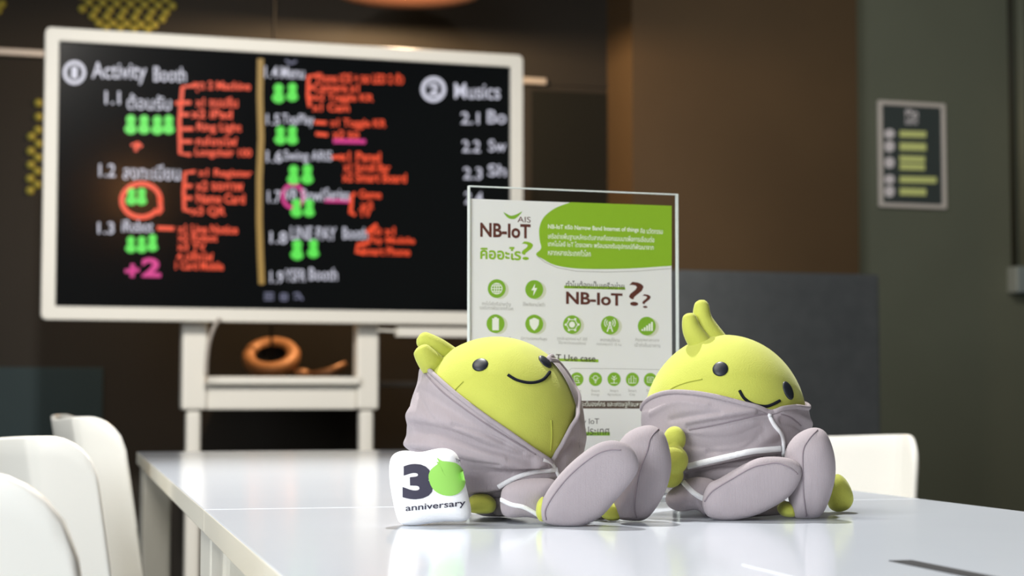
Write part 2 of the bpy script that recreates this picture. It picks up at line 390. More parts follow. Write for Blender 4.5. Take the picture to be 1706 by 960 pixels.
def place_chair(bend, facing, label, ztop, near=-1, tilt=0.0):
    """bend: world point of the top of the bend between panel and the wing on side `near`"""
    f = V((facing[0], facing[1], 0)).normalized(); l = V((-f.y, f.x, 0))
    if used[0]:
        r = proto.copy(); COL.objects.link(r)
        for ch in proto.children:
            c = ch.copy(); COL.objects.link(c); c.parent = r
    else: r = proto; used[0] = True
    loc = V(bend) - f * (-0.20 - 0.059) - l * (0.155 * near)
    r.location = (loc.x, loc.y, 0); r.rotation_euler = (0, 0, math.atan2(f.y, f.x)); r.scale = (1, 1, ztop / 0.80)
    return tag(r, label, 'chair', 'white shell chairs around the tables')
def zt(py, Y): return at(853, py, Y).z
def fac(deg): return (math.cos(math.radians(deg)), math.sin(math.radians(deg)))
place_chair(at(126, 700, 2.6), fac(20), 'white shell chair at far left, its back highest and closest to the table corner', zt(694, 2.58))
place_chair(at(52, 728, 2.07), fac(33), 'white shell chair at left, the middle one of the three in the row', zt(727, 2.04))
place_chair(at(-95, 785, 1.0), fac(26), 'nearest white shell chair at the lower left, cut off by the frame', zt(784, 0.99))
place_chair(at(1508, 726, 2.7), (-0.50, -0.87), 'white shell chair at the right behind the lime hand of the right plush', zt(723, 2.7), near=1)

# ================================================================== INTERACTIVE BOARD
tb = 0.318
BL = at(68, 533, 4.9); BO = V((BL.x, BL.y, 0)); bx = V((1, tb, 0)).normalized(); by = V((-bx.y, bx.x, 0))
BF = Frame(BO, bx, by)                      # plane y = 0 is the glass, y grows away from the viewer
bw = BF.hit(870, 300)[0]; bz0 = (BF.hit(68, 533)[1] + BF.hit(872, 543)[1]) / 2; bz1 = (BF.hit(74, 44)[1] + BF.hit(867, 94)[1]) / 2
FWD = 0.038
board = empty('interactive_board', BF.p(bw / 2, 0.2, 0), 'large white framed digital flipboard with handwritten notes on its black screen, on a white stand', 'whiteboard')
scr = obj('screen', *box(BF, FWD, bw - FWD, 0, 0.03, bz0 + FWD, bz1 - FWD), M['screen'], board, smooth=False)
# frame: rounded outer rectangle minus the screen, as one ring
def frame_ring(fr, x0, x1, z0, z1, wd, y0, y1, rad, n=6):
    def rr(x0, x1, z0, z1, r):
        out = []
        for cx, cz, a in ((x1 - r, z1 - r, 0), (x0 + r, z1 - r, 90), (x0 + r, z0 + r, 180), (x1 - r, z0 + r, 270)):
            for k in range(n + 1):
                t = math.radians(a + 90 * k / n); out.append((cx + r * math.cos(t), cz + r * math.sin(t)))
        return out
    o_, i_ = rr(x0, x1, z0, z1, rad), rr(x0 + wd, x1 - wd, z0 + wd, z1 - wd, 0.002); k = len(o_); vv = []
    for y in (y0, y1):
        vv += [fr.p(a, y, b) for a, b in o_]; vv += [fr.p(a, y, b) for a, b in i_]
    ff = []
    for j in range(k):
        q = (j + 1) % k
        ff += [(j, q, k + q, k + j), (2 * k + j, 3 * k + j, 3 * k + q, 2 * k + q), (j, 2 * k + j, 2 * k + q, q), (k + j, k + q, 3 * k + q, 3 * k + j)]
    return vv, ff
bevel(fix_normals(obj('frame', *frame_ring(BF, 0, bw, bz0, bz1, FWD, -0.012, 0.035, 0.016), M['board_frame'], board, smooth=False)), 0.004, 2)
obj('back_shell', *box(BF, 0.04, bw - 0.04, 0.031, 0.06, bz0 + 0.04, bz1 - 0.04), M['board_frame'], board, smooth=False)
# stand
SF = Frame(BF.p(0, 0.075, 0), bx, by)
def sx(px): return SF.hit(px, 620)[0]
def sz(py): return SF.hit(460, py)[1]
pl0, pl1, pr0, pr1 = sx(303), sx(345), sx(594), sx(630)
zc0, zc1, zt0, zt1 = sz(683), sz(645), sz(641), sz(628)
for a, b in ((pl0, pl1), (pr0, pr1)):
    bevel(obj('upper_post', *box(SF, a, b, -0.012, 0.05, zc0, bz1 - 0.2), M['board_frame'], board, smooth=False), 0.008, 3)
    m_ = (a + b) / 2; lw = 0.021
    bevel(obj('leg', *box(SF, m_ - lw, m_ + lw, -0.0, 0.042, 0.09, zc0), M['board_frame'], board, smooth=False), 0.012, 4)
    bevel(obj('foot_bar', *box(SF, m_ - 0.03, m_ + 0.03, -0.30, 0.30, 0.055, 0.09), M['board_frame'], board, smooth=False), 0.008, 2)
    for yy in (-0.26, 0.26):
        v, f = lathe((0, 0, 0), [(0.004, -0.012), (0.027, -0.012), (0.0275, 0), (0.027, 0.012), (0.004, 0.012)], 20, Matrix.Rotation(math.pi / 2, 3, 'Y'))
        obj('caster', [SF.p(m_, yy, 0.0275) + bx * q.x + by * q.y + V((0, 0, q.z)) for q in v], f, M['black'], board)
bevel(obj('cross_beam', *box(SF, pl1, pr0, 0.0, 0.045, zc0, zc1 + 0.012), M['board_frame'], board, smooth=False), 0.006, 2)
tray = bevel(obj('tray', *merge(box(SF, pl1 - 0.004, pr0 + 0.004, -0.035, 0.0, zt0, zt0 + 0.006), box(SF, pl1 - 0.004, pr0 + 0.004, -0.035, -0.029, zt0, zt1)), M['board_frame'], board, smooth=False), 0.003, 2)
# pen rest under the right of the frame
PR = Frame(BF.p(0, -0.005, 0), bx, by)
q0, q1, q2 = PR.hit(632, 552)[0], PR.hit(662, 555)[0], PR.hit(800, 556)[0]; zz = PR.hit(700, 553)[1]
obj('pen_rest', *merge(tube([PR.p(q0, .02, zz + .004), PR.p(q1 + .01, .02, zz + .002)], 0.0035, 10), box(PR, q1, q2, -0.002, 0.03, zz - 0.014, zz + 0.012)), M['board_frame'], board, smooth=False)
# grey cable dropping inside the left post
pts = [at(x, y, 5.0) for x, y in ((368, 530), (358, 546), (350, 570), (346, 600), (345, 626))]
obj('power_cable', *tube(smooth_line([p + by * 0.02 for p in pts], 6), 0.006, 8), M['rail'], board)

def wr(kind, geo, name='handwriting', lift=0.0006):
    """geo: 2D mesh in photograph pixels on the screen plane"""
    vv = []
    for px, py in geo[0]:
        x, z = BF.hit(px, py); vv.append(BF.p(x, -lift, z))
    return obj(name, vv, geo[1], G[kind], scr, smooth=False)
def wtext(kind, s, x0, x1, yc, h, bold=0.008, slope=0.02):
    a, f, tw, th = text2d(s, bold); mid = (x0 + x1) / 2
    vv = [(x0 + p[0] / tw * (x1 - x0), yc + slope * (x0 + p[0] / tw * (x1 - x0) - mid) + h / 2 - p[1] / th * h) for p in a]
    wr(kind, (vv, f))
for args in [('1', 119, 129, 121, 20, .05)]: wtext('w', *args)
wr('w', ring2d(124, 121, 16, 17, 6)); wr('w', ring2d(722, 149, 17.5, 18, 7)); wtext('w', '2', 714, 731, 149, 22, .05)
for s, x0, x1, y, h in [('Activity', 153, 244, 122, 36), ('Booth', 256, 310, 124, 25), ('1.1', 175, 200, 163, 22), ('ต้อนรับ', 212, 285, 170, 26), ('1.2', 165, 192, 284, 22), ('ลงทะเบียน', 205, 300, 287, 26),
        ('1.3', 163, 190, 380, 20), ('iRobot', 203, 255, 377, 20), ('1.4', 441, 463, 120, 20), ('Menu', 468, 507, 121, 20), ('1.5', 444, 466, 199, 18), ('TopPlay', 470, 523, 201, 22), ('1.6', 444, 470, 261, 20),
        ('Swing ARIS', 473, 553, 262, 22), ('1.7', 446, 468, 328, 20), ('VR Bowl', 473, 538, 325, 20), ('Series', 541, 582, 324, 20), ('1.8', 450, 478, 396, 20), ('LINE PAY', 484, 560, 389, 22), ('Booth', 571, 612, 389, 20),
        ('1.9', 450, 472, 462, 20), ('YSFR', 475, 509, 459, 21), ('Booth', 515, 562, 457, 21), ('Musics', 757, 833, 152, 26), ('2.1', 768, 798, 197, 20), ('Bo', 812, 843, 195, 22), ('2.2', 770, 800, 244, 20),
        ('Sw', 814, 843, 243, 20), ('2.3', 772, 803, 289, 20), ('Sh', 813, 843, 284, 20), ('2.4', 774, 804, 330, 20)]:
    wtext('w', s, x0, x1, y, h)
for s, x0, x1, y, h in [('ชุด 2 Machine', 322, 417, 145, 19), ('x1 ขนมจีน', 326, 396, 170, 17), ('x2 iPad', 318, 387, 190, 15), ('Ring Light', 328, 402, 214, 18), ('กล่องไฟ', 326, 395, 235, 16), ('Longchair 100', 325, 419, 256, 17),
        ('x1 Register', 330, 420, 290, 16), ('x2 จอภาพ', 326, 405, 310, 16), ('Name Card', 327, 408, 331, 17), ('x3 QR', 318, 376, 353, 17), ('x1 Line Notice', 296, 396, 382, 15), ('x2 Robot', 296, 362, 396, 13),
        ('x3 TV', 295, 343, 411, 13), ('4 ปลั๊กไฟ', 294, 355, 427, 15), ('1 Card Mobile', 292, 372, 443, 14), ('Phone iOS + จอ LED 2 ตัว', 528, 672, 130, 18), ('Camera x1', 522, 598, 146, 15), ('x2 Toggle KR', 522, 622, 164, 16),
        ('x1 Cam', 520, 582, 179, 14), ('x1 Toggle KR', 550, 643, 207, 17), ('x2 จอ', 554, 598, 224, 14), ('x1 Panel', 566, 634, 261, 16), ('x1 Scroll Bar', 572, 650, 279, 15), ('x2 Smart Board', 570, 677, 296, 16),
        ('Game', 598, 635, 324, 14), ('x2', 600, 622, 342, 12), ('TV', 598, 618, 355, 13), ('จอ x1', 614, 658, 385, 14), ('Pay Mobile', 614, 691, 402, 14), ('Smart Phone', 602, 683, 419, 14)]:
    wtext('r', s, x0, x1, y, h, .025)
for pts, wd in [([(330, 142), (304, 145), (299, 200), (300, 256), (318, 258)], 6), ([(292, 172), (318, 171)], 6), ([(303, 191), (315, 191)], 5), ([(303, 215), (322, 215)], 5), ([(303, 236), (320, 236)], 5),
                ([(325, 286), (308, 288), (306, 320), (307, 350), (318, 352)], 6), ([(306, 310), (320, 310)], 5), ([(306, 330), (320, 330)], 5), ([(262, 380), (290, 381)], 7), ([(528, 126), (514, 127), (513, 160), (516, 178)], 6), ([(514, 146), (522, 146)], 5), ([(514, 163), (522, 163)], 5),
                ([(524, 204), (544, 205)], 6), ([(526, 223), (546, 225)], 6), ([(553, 262), (568, 262)], 5), ([(592, 322), (586, 326), (584, 355), (592, 358)], 6), ([(610, 388), (628, 374)], 6), ([(616, 404), (596, 408), (594, 420), (606, 422)], 6),
                ([(226, 252), (228, 238), (219, 243)], 5), ([(228, 238), (236, 245)], 5), ([(208, 452), (232, 450)], 1)]:
    wr('r' if wd > 1 else 'm', line2d(pts, max(wd, 6)))
wr('r', ring2d(235, 334, 32, 28, 8, 40, 0.55, 2 * math.pi + 0.05))
wr('r', line2d([(266, 330), (268, 350), (262, 356)], 8))
wr('m', line2d([(221, 440), (220, 462)], 7)); wtext('m', '2', 236, 268, 446, 32, .04)
wr('m', ring2d(488, 327, 17, 19, 6)); wr('m', line2d([(541, 334), (582, 335)], 6)); wr('m', line2d([(555, 235), (609, 236)], 7))
wr('y', line2d([(434, 98), (433, 160), (435, 230), (432, 300), (432, 370), (434, 430), (436, 474)], 10))
for x, y, h in [(218, 208, 33), (240, 208, 32), (262, 209, 32), (281, 208, 32), (219, 328, 29), (236, 328, 29), (218, 408, 28), (236, 408, 28), (254, 405, 29), (464, 156, 33), (487, 154, 31), (467, 226, 31), (487, 226, 31),
                (489, 292, 33), (512, 291, 33), (494, 347, 31), (515, 347, 30), (495, 417, 34), (522, 415, 31)]:
    n = 12; r1, r2 = h * .24, h * .33
    a = [(x + r2 * math.cos(t) * (1.0 if math.sin(t) > 0 else .75), y + h * .17 + r2 * math.sin(t) * (0.95 if math.sin(t) > 0 else 1.1)) for t in [2 * math.pi * i / 20 for i in range(20)]]
    b = [(x + r1 * math.cos(2 * math.pi * i / 16), y - h * .27 + r1 * math.sin(2 * math.pi * i / 16)) for i in range(16)]
    wr('g', merge(poly2d(a), poly2d(b)), 'person_drawing', 0.0009)
for g_ in (merge(*[line2d([(440, 489 + k * 5), (456, 489 + k * 5)], 3) for k in range(3)]), merge(ring2d(473, 495, 7, 7, 3, 4, math.pi / 4, math.pi / 4 + 2 * math.pi), line2d([(466, 495), (480, 495)], 2.5), line2d([(473, 488), (473, 502)], 2.5)),
           merge(line2d([(489, 490), (497, 489), (504, 500)], 4), line2d([(490, 498), (498, 496)], 3)), merge(line2d([(476, 100), (484, 106), (494, 102)], 4))):
    wr('b', g_, 'toolbar_icon')

# ================================================================== COPPER LAMPS
def pendant(name, c, R, label, rot=None, cord_top=3.0, lit=0, power=0, bulb=0.028):
    o = empty(name, c, label, 'lamp')
    pr = [(0.012, 0.62 * R), (0.10 * R, 0.60 * R), (0.45 * R, 0.50 * R), (0.80 * R, 0.25 * R), (R, 0.0), (0.985 * R, -0.004), (0.78 * R, 0.235 * R), (0.44 * R, 0.475 * R), (0.09 * R, 0.57 * R)]
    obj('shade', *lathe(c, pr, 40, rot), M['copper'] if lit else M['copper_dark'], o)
    top = V(c) + (rot @ V((0, 0, 0.62 * R)) if rot else V((0, 0, 0.62 * R)))
    obj('cord', *tube([top, V((top.x, top.y, cord_top))], 0.004, 8), M['cord'], o)
    obj('bulb', *sphere(V(c) + V((0, 0, 0.22 * R if bulb < .05 else 0.0)), bulb, bulb, bulb * 1.1, 20, 12), M['bulb'] if lit else M['silver'], o)
    if power:
        d = bpy.data.lights.new('bulb_light', 'POINT'); d.energy = power; d.color = (1, 0.68, 0.38); d.shadow_soft_size = 0.03
        l = bpy.data.objects.new('bulb_light', d); COL.objects.link(l); l.location = V(c) + V((0, 0, 0.05 * R - (0.16 if bulb > .05 else 0)))
    return o
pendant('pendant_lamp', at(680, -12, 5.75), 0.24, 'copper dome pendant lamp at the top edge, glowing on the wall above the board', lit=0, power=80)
sx_, sz_ = BF.hit(222, 312); rp = BF.p(sx_, 0, sz_); rd = ray(222, 312); rd = (rd - by * 2 * rd.dot(by)).normalized()
ML = rp + rd * (0.72 / max(rd.z, 0.05))
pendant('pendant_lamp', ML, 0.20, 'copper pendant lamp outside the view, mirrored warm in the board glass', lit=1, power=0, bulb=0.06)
# copper bowl-like lamp seen through the gap under the board, its mouth turned to the viewer
LC = at(452, 598, 5.75); Rm = 0.092
lamp = empty('hanging_bowl', LC, 'hollow copper bowl hanging on a dark cord, seen through the gap under the board', 'bowl')
RX = Matrix.Rotation(math.radians(36), 3, 'X')
obj('shell', *lathe(LC, [(0.002, -0.05), (0.04, -0.047), (0.072, -0.034), (0.09, -0.008), (0.094, 0.012), (0.086, 0.026), (0.07, 0.03), (0.056, 0.026), (0.05, 0.016)], 40, RX), M['copper_pale'], lamp)
obj('hollow', *lathe(LC, [(0.05, 0.016), (0.047, 0.0), (0.045, -0.016), (0.03, -0.03), (0.002, -0.035)], 40, RX), M['black'], lamp)
obj('cord', *tube([LC + V((0, 0, -0.03)), LC + V((0, 0, 0.05)), V((LC.x, LC.y, 2.99))], 0.0045, 8), M['cord'], lamp)
hb = at(548, 617, 5.72)
sc_ = empty('copper_scoop', hb, 'small dark copper scoop beside the hanging bowl, handle slanting up to the right', 'scoop')
obj('handle', *tube([hb + V((-0.07, 0, -0.016)), hb + V((0.0, 0, -0.006)), hb + V((0.055, 0, 0.02))], 0.01, 12, taper=[0.008, 0.014, 0.011]), M['copper'], sc_)
obj('cup', *sphere(hb + V((-0.085, 0, -0.012)), 0.03, 0.025, 0.018, 20, 10), M['copper'], sc_)
hk = SF  # both rest on a small wall shelf hidden behind the board tray
shx, shz = W.hit(480, 632)
bevel(tag(obj('wall_shelf', *box(W, shx - .22, shx + .26, -0.85, 0.0, shz - 0.03, shz - 0.012), M['wall_dark'], smooth=False), 'dark shelf on the back wall behind the board tray', 'shelf'), 0.002)

# ================================================================== FELT SCREEN, POSTER, SWITCH BOX
FP = Frame(at(1465, 457, 4.6), (0.953, 0.303, 0), (-0.303, 0.953, 0)); FP.O.z = 0
fz = FP.hit(1460, 457)[1]; fx0 = FP.hit(1055, 500)[0]
felt = empty('felt_screen', FP.p(fx0 / 2, 0.02, 0), 'charcoal felt covered screen standing behind the right plush toy', 'screen')
bevel(obj('panel', *box(FP, fx0, 0, 0, 0.035, 0.05, fz), M['felt'], felt, smooth=False), 0.006, 2)
for a in (fx0 + 0.06, -0.10):
    obj('foot', *box(FP, a, a + 0.05, -0.16, 0.19, 0, 0.05), M['black'], felt, smooth=False)
PF = Frame(GW.p(0, -0.012, 0), GW.X, GW.Y)
def rect_px(fr, xa, ya, xb, yb):
    a, d = fr.hit(xa, (ya + yb) / 2)[0], fr.hit(xb, (ya + yb) / 2)[0]; t, u = fr.hit((xa + xb) / 2, ya)[1], fr.hit((xa + xb) / 2, yb)[1]; return a, d, u, t
pa, pb, pz0, pz1 = rect_px(PF, 1464, 170, 1576, 347)
pos = empty('wall_poster', PF.p((pa + pb) / 2, 0, pz0), 'framed dark poster with white circles and yellow text bars on the grey wall', 'poster')
obj('sheet', *box(PF, pa + .01, pb - .01, 0.004, 0.010, pz0 + .01, pz1 - .01), M['poster'], pos, smooth=False)
bevel(fix_normals(obj('frame', *frame_ring(PF, pa, pb, pz0, pz1, 0.017, -0.004, 0.0115, 0.006), M['silver'], pos, smooth=False)), 0.003, 2)
def pprint(fr, geo, m, parent, lift, name='printed_mark'):
    vv = []
    for px, py in geo[0]:
        x, z = fr.hit(px, py); vv.append(fr.p(x, -lift, z))
    return obj(name, vv, geo[1], m, parent, smooth=False)
PP = Frame(PF.p(0, 0.003, 0), PF.X, PF.Y)
def ptext(fr, s, x0, x1, yc, h, m, parent, lift, bold=0.0, slope=0.0, name='printed_text'):
    a, f, tw, th = text2d(s, bold); mid = (x0 + x1) / 2
    vv = []
    for p in a:
        X = x0 + p[0] / tw * (x1 - x0); vv.append((X, yc + slope * (X - mid) + h / 2 - p[1] / th * h))
    return pprint(fr, (vv, f), m, parent, lift, name)
ptext(PP, 'ชีวิต', 1508, 1529, 190, 17, M['pos_w'], pos, 0, .03); ptext(PP, 'ดิจิทัล', 1508, 1529, 203, 9, M['pos_w'], pos, 0, .02)
for (y, hh, x1) in [(224, 13, 1543), (245, 15, 1543), (272, 26, 1541), (300, 13, 1560), (320, 14, 1543)]:
    nl = 2 if hh > 20 else 1
    for k in range(nl):
        pprint(PP, poly2d([(1499, y - hh / 2 + k * hh / nl), (x1, y - hh / 2 + k * hh / nl + 1.5), (x1, y - hh / 2 + (k + 1) * hh / nl - 1), (1499, y - hh / 2 + (k + 1) * hh / nl - 2)]), M['pos_y'], pos, 0, 'printed_bar')
    pprint(PP, disc2d(1482, y - 1, 8.5, 9.5 if hh > 13 else 8), M['pos_w'], pos, 0, 'printed_disc')
# switch box and conduits on the grey wall
EF = Frame(GW.p(0, -0.0, 0), GW.X, GW.Y)
ea, eb, ez0, ez1 = rect_px(EF, 1677, 446, 1722, 490)
sb = empty('switch_box', EF.p((ea + eb) / 2, 0, ez0), 'grey electrical box at the right edge under the vertical conduits', 'switch')
bevel(obj('housing', *box(EF, ea, eb, -0.07, 0.0, ez0, ez1), M['box'], sb, smooth=False), 0.008, 3)
xm = EF.hit(1701, 470)[0]
bevel(obj('switch_lever', *box(EF, xm - 0.004, xm + 0.004, -0.078, -0.068, ez0 + 0.03, ez1 - 0.025), M['black'], sb, smooth=False), 0.002)
for px, r, m in ((1684, 0.011, 'conduit'), (1700, 0.020, 'wall_grey')):
    x = EF.hit(px, 250)[0]
    tag(obj('conduit_pipe', *tube([EF.p(x, -r * 1.0, ez1), EF.p(x, -r * 1.0, 2.99)], r, 16), M[m], origin=EF.p(x, -r, ez1)),
        'thin dark conduit pipe running up from the switch box' if m == 'conduit' else 'grey painted pipe at the right edge beside the thin dark conduit', 'pipe')

# ================================================================== ACRYLIC SIGN STAND
sL = at(782, 311, 1.72); sR = at(1127, 325, 1.72 * 346 / 332)
gx = V((sR.x - sL.x, sR.y - sL.y, 0)).normalized(); gy = V((-gx.y, gx.x, 0))
GF = Frame((sL.x, sL.y, 0), gx, gy)
gw = GF.hit(1127, 325)[0]; gz = (sL.z + sR.z) / 2
sign = empty('acrylic_sign', GF.p(gw / 2, 0, TABLE_Z), 'clear acrylic stand holding a white and green printed sheet, behind the plush toys', 'sign')
bevel(obj('front_pane', *box(GF, 0, gw, -0.0022, 0.0, TABLE_Z + 0.003, gz), M['acrylic'], sign, smooth=False), 0.0004, 1)
bevel(obj('back_pane', *box(GF, 0, gw, 0.0012, 0.0034, TABLE_Z + 0.003, gz), M['acrylic'], sign, smooth=False), 0.0004, 1)
e_ = 0.0009
obj('edge', *merge(box(GF, -e_, 0, -0.0022, 0.0034, TABLE_Z + 0.003, gz), box(GF, gw, gw + e_, -0.0022, 0.0034, TABLE_Z + 0.003, gz), box(GF, -e_, gw + e_, -0.0022, 0.0034, gz, gz + e_)), M['paper_edge'], sign, smooth=False)
bevel(obj('base_plate', *box(GF, 0, gw, -0.035, 0.045, TABLE_Z + 0.0002, TABLE_Z + 0.003), M['acrylic'], sign, smooth=False), 0.0006, 1)
p0, _ = GF.hit(783.5, 450); p1, _ = GF.hit(1119, 450); pt = GF.hit(783, 331)[1]
sheet = obj('printed_sheet', *box(GF, p0, p1, 0.0003, 0.0009, TABLE_Z + 0.004, pt), M['paper'], sign, smooth=False)
PS = Frame(GF.p(0, 0.0003, 0), GF.X, GF.Y)
SLP = 0.036
def sp(geo, m, lift=0.00006, name='printed_shape'): return pprint(PS, geo, M[m], sheet, lift, name)
def st(s, x0, x1, y, h, m, bold=0.0, lift=0.00012, sl=None): return ptext(PS, s, x0, x1, y, h, M[m], sheet, lift, bold, SLP if sl is None else sl)
# green speech bubble
bub = [(1119.0, 343), (951, 337)]
curve = [V((951, 337, 0)), V((925, 347, 0)), V((906, 362, 0)), V((898.5, 380, 0)), V((899, 400, 0)), V((901.5, 414, 0)), V((893, 424, 0)), V((905, 432, 0)), V((925, 442, 0)), V((960, 447.5, 0)), V((1010, 448.5, 0)), V((1060, 447, 0)), V((1119, 443, 0))]
cl = smooth_line(curve, 4); bpts = [(1119, 343)] + [(p.x, p.y) for p in cl]
cen = (1030, 400)
sp(([cen] + bpts, [(0, i, i + 1) for i in range(1, len(bpts))] + [(0, len(bpts), 1)]), 'ink_green', 0.00006)
sp(line2d([(895, 427), (908, 437), (928, 446), (960, 452), (1010, 453.5), (1060, 452), (1119, 447.5)], 1.0), 'ink_grey', 0.00006)
st('NB-IoT หรือ Narrow Band Internet of things', 913, 1064, 381, 10, 'ink_white', .02); st('คือ นวัตกรรม', 1067, 1104, 385, 9, 'ink_white', .01)
st('เครือข่ายพื้นฐานหลักระดับสากลที่ออกแบบมาเพื่อการเชื่อมต่อ', 913, 1090, 397, 12, 'ink_white', .01)
st('เทคโนโลยี IoT โดยเฉพาะ พร้อมรองรับอุปกรณ์ที่พัฒนาจาก', 913, 1089, 410, 12, 'ink_white', .01)
st('หลากหลายประเทศทั่วโลก', 913, 984, 421, 11, 'ink_white', .01)
# logo and headline
lf = [V((839, 353.5, 0)), V((846, 358, 0)), V((853, 359.5, 0)), V((861, 357, 0)), V((870, 352.5, 0)), V((864, 360, 0)), V((857, 365, 0)), V((849, 364.5, 0)), V((843, 360, 0))]
lp = smooth_line(lf, 3, True); sp(([(853, 361.5)] + [(p.x, p.y) for p in lp], [(0, i, i % len(lp) + 1) for i in range(1, len(lp) + 1)]), 'ink_dgreen', name='leaf_logo')
st('AIS', 862, 884, 366, 9.5, 'ink_brown', .0)
def compress(s, x0, x1, y, h, m, b): st(s, x0, x1, y, h, m, b)
compress('NB-IoT', 800, 884, 384.5, 24, 'ink_brown', .03)
st('คืออะไร', 800, 868, 422, 22, 'ink_green', .03); st('?', 869, 888, 418, 31, 'ink_green', .0)
# icon discs
def icon(x, y, r, kind, m='ink_dgreen', big=True):
    if big: sp(disc2d(x + 5, y + 2, r, r * 1.02), 'ink_shadow', 0.00005, 'icon_shadow')
    sp(disc2d(x, y, r, r * 1.04), m, 0.0001, 'icon_disc')
    g = None; k = r / 15.0
    L = lambda pts, wd=1.4: line2d([(x + a * k, y + b * k) for a, b in pts], wd * k)
    Rg = lambda cx, cy, rx, ry, wd=1.4: ring2d(x + cx * k, y + cy * k, rx * k, ry * k, wd * k, 20)
    if kind == 'globe': g = merge(Rg(0, 0, 9, 9), Rg(0, 0, 4, 9), L([(-9, 0), (9, 0)]), L([(-8, -4.5), (8, -4.5)]), L([(-8, 4.5), (8, 4.5)]), L([(0, -9), (0, 9)]))
    if kind == 'bolt': g = poly2d([(x + a * k, y + b * k) for a, b in ((1.5, -10), (-5, 1.5), (-0.5, 1.5), (-2, 11), (5, -2.5), (0.5, -2.5))])
    if kind == 'battery': g = merge(poly2d([(x + a * k, y + b * k) for a, b in ((-5.5, -9), (5.5, -9), (5.5, 11), (-5.5, 11))]), poly2d([(x + a * k, y + b * k) for a, b in ((-2.5, -11), (2.5, -11), (2.5, -9), (-2.5, -9))]))
    if kind == 'shield': g = merge(poly2d([(x + a * k, y + b * k) for a, b in ((0, -10.5), (8, -7), (7.5, 1), (4.5, 7), (0, 11), (-4.5, 7), (-7.5, 1), (-8, -7))]))
    if kind == 'network': g = merge(ring2d(x, y, 9.5 * k, 9.5 * k, 1.6 * k, 6), disc2d(x, y, 5 * k), *[disc2d(x + 10.5 * k * math.cos(i * math.pi / 3), y + 10.5 * k * math.sin(i * math.pi / 3), 2 * k, n=12) for i in range(6)])
    if kind == 'antenna': g = merge(L([(0, -3), (-4.5, 11)], 2), L([(0, -3), (4.5, 11)], 2), L([(-3, 5), (3, 5)], 1.6), disc2d(x, y - 4 * k, 2.2 * k), ring2d(x, y - 4 * k, 5.5 * k, 5.5 * k, 1.4 * k, 8, -.8, .8), ring2d(x, y - 4 * k, 9 * k, 9 * k, 1.4 * k, 8, -.8, .8), ring2d(x, y - 4 * k, 5.5 * k, 5.5 * k, 1.4 * k, 8, math.pi - .8, math.pi + .8), ring2d(x, y - 4 * k, 9 * k, 9 * k, 1.4 * k, 8, math.pi - .8, math.pi + .8))
    if kind == 'bars': g = merge(*[poly2d([(x + (-9 + 4 * i) * k, y + (5 - 3 * i) * k), (x + (-6 + 4 * i) * k, y + (5 - 3 * i) * k), (x + (-6 + 4 * i) * k, y + 8 * k), (x + (-9 + 4 * i) * k, y + 8 * k)]) for i in range(5)])
    if kind == 'house': g = merge(L([(-7, -6), (0, -8), (7, -6)]), L([(-6, -6), (-6, 8), (7, 8)]), L([(-3, 2), (4, 2), (4, 8)]), L([(-3, -2), (3, -2)]))
    if kind == 'lamp': g = merge(Rg(0, -3, 5, 5), L([(-3, 4), (3, 4)]), L([(-2, 8), (2, 8)]), L([(0, -1), (0, 8)]), L([(-9, -3), (-7, -3)]), L([(7, -3), (9, -3)]))
    if kind == 'plant': g = merge(L([(0, 9), (0, -6)]), L([(0, 2), (-6, -3)]), L([(0, 2), (6, -3)]), L([(0, -3), (-4, -8)]), L([(0, -3), (4, -8)]), L([(-8, 9), (8, 9)]))
    if kind == 'city': g = merge(L([(-8, 8), (-8, -2), (-3, -2), (-3, 8)]), L([(-3, 8), (-3, -8), (3, -8), (3, 8)]), L([(3, -3), (8, -3), (8, 8), (-8, 8)]))
    if kind == 'list': g = merge(L([(-7, -6), (7, -6), (7, 6), (-7, 6), (-7, -6)]), L([(-4, -2), (4, -2)]), L([(-4, 2), (4, 2)]))
    if g: sp(g, 'ink_white', 0.00015, 'icon_glyph')
for x, y, k in [(827.5, 481, 'globe'), (890, 482.5, 'bolt'), (825.5, 539.5, 'battery'), (890, 540, 'shield'), (953, 541, 'network'), (1016, 542, 'antenna'), (1077.5, 543.5, 'bars')]: icon(x, y, 15, k)
for s, x0, x1, y, h in [('เทคโนโลยีเครือข่ายกว้าง', 803, 851, 506, 7), ('รองรับการพัฒนาจากทั่วโลก', 799, 855, 513, 7), ('ใช้พลังงานไฟต่ำ', 871, 908, 507, 7), ('อายุแบตเตอรี่', 812, 851, 564, 7), ('มีความปลอดภัยสูง', 868, 911, 565, 7),
                        ('รองรับอุปกรณ์ IoT ได้ดี', 928, 978, 565, 7), ('ได้มากกว่าแสนอุปกรณ์', 930, 976, 572, 7), ('เหมาะสมใช้งาน', 1000, 1032, 566, 7), ('ครอบคลุมกว่า 10 กม.', 994, 1036, 574, 7), ('สัญญาณทะลุทะลวง', 1058, 1098, 567, 7), ('เข้าถึงในอาคาร', 1057, 1100, 575, 7)]:
    st(s, x0, x1, y, h, 'ink_grey')
sp(poly2d([(940, 476), (1041, 478.5), (1042, 483), (940, 480.5)]), 'ink_green', 0.00008); st('ทำไมต้องเป็นเครือข่าย', 943, 1040, 475, 12, 'ink_dark', .005)
st('NB-IoT', 943, 1037, 498, 21, 'ink_brown', .03)
st('?', 1048, 1072, 490, 40, 'ink_brown', .0); st('?', 1070, 1084, 502, 23, 'ink_brown', -.005)
sp(poly2d([(908, 597), (997, 599), (997, 604), (911, 601)]), 'ink_green', 0.00008); st('IoT Use case', 915, 992, 596.5, 10.5, 'ink_dark', .01)
sp(line2d([(943, 640), (945, 620), (952, 614), (1020, 614.5), (1104, 616)], .7), 'ink_grey')
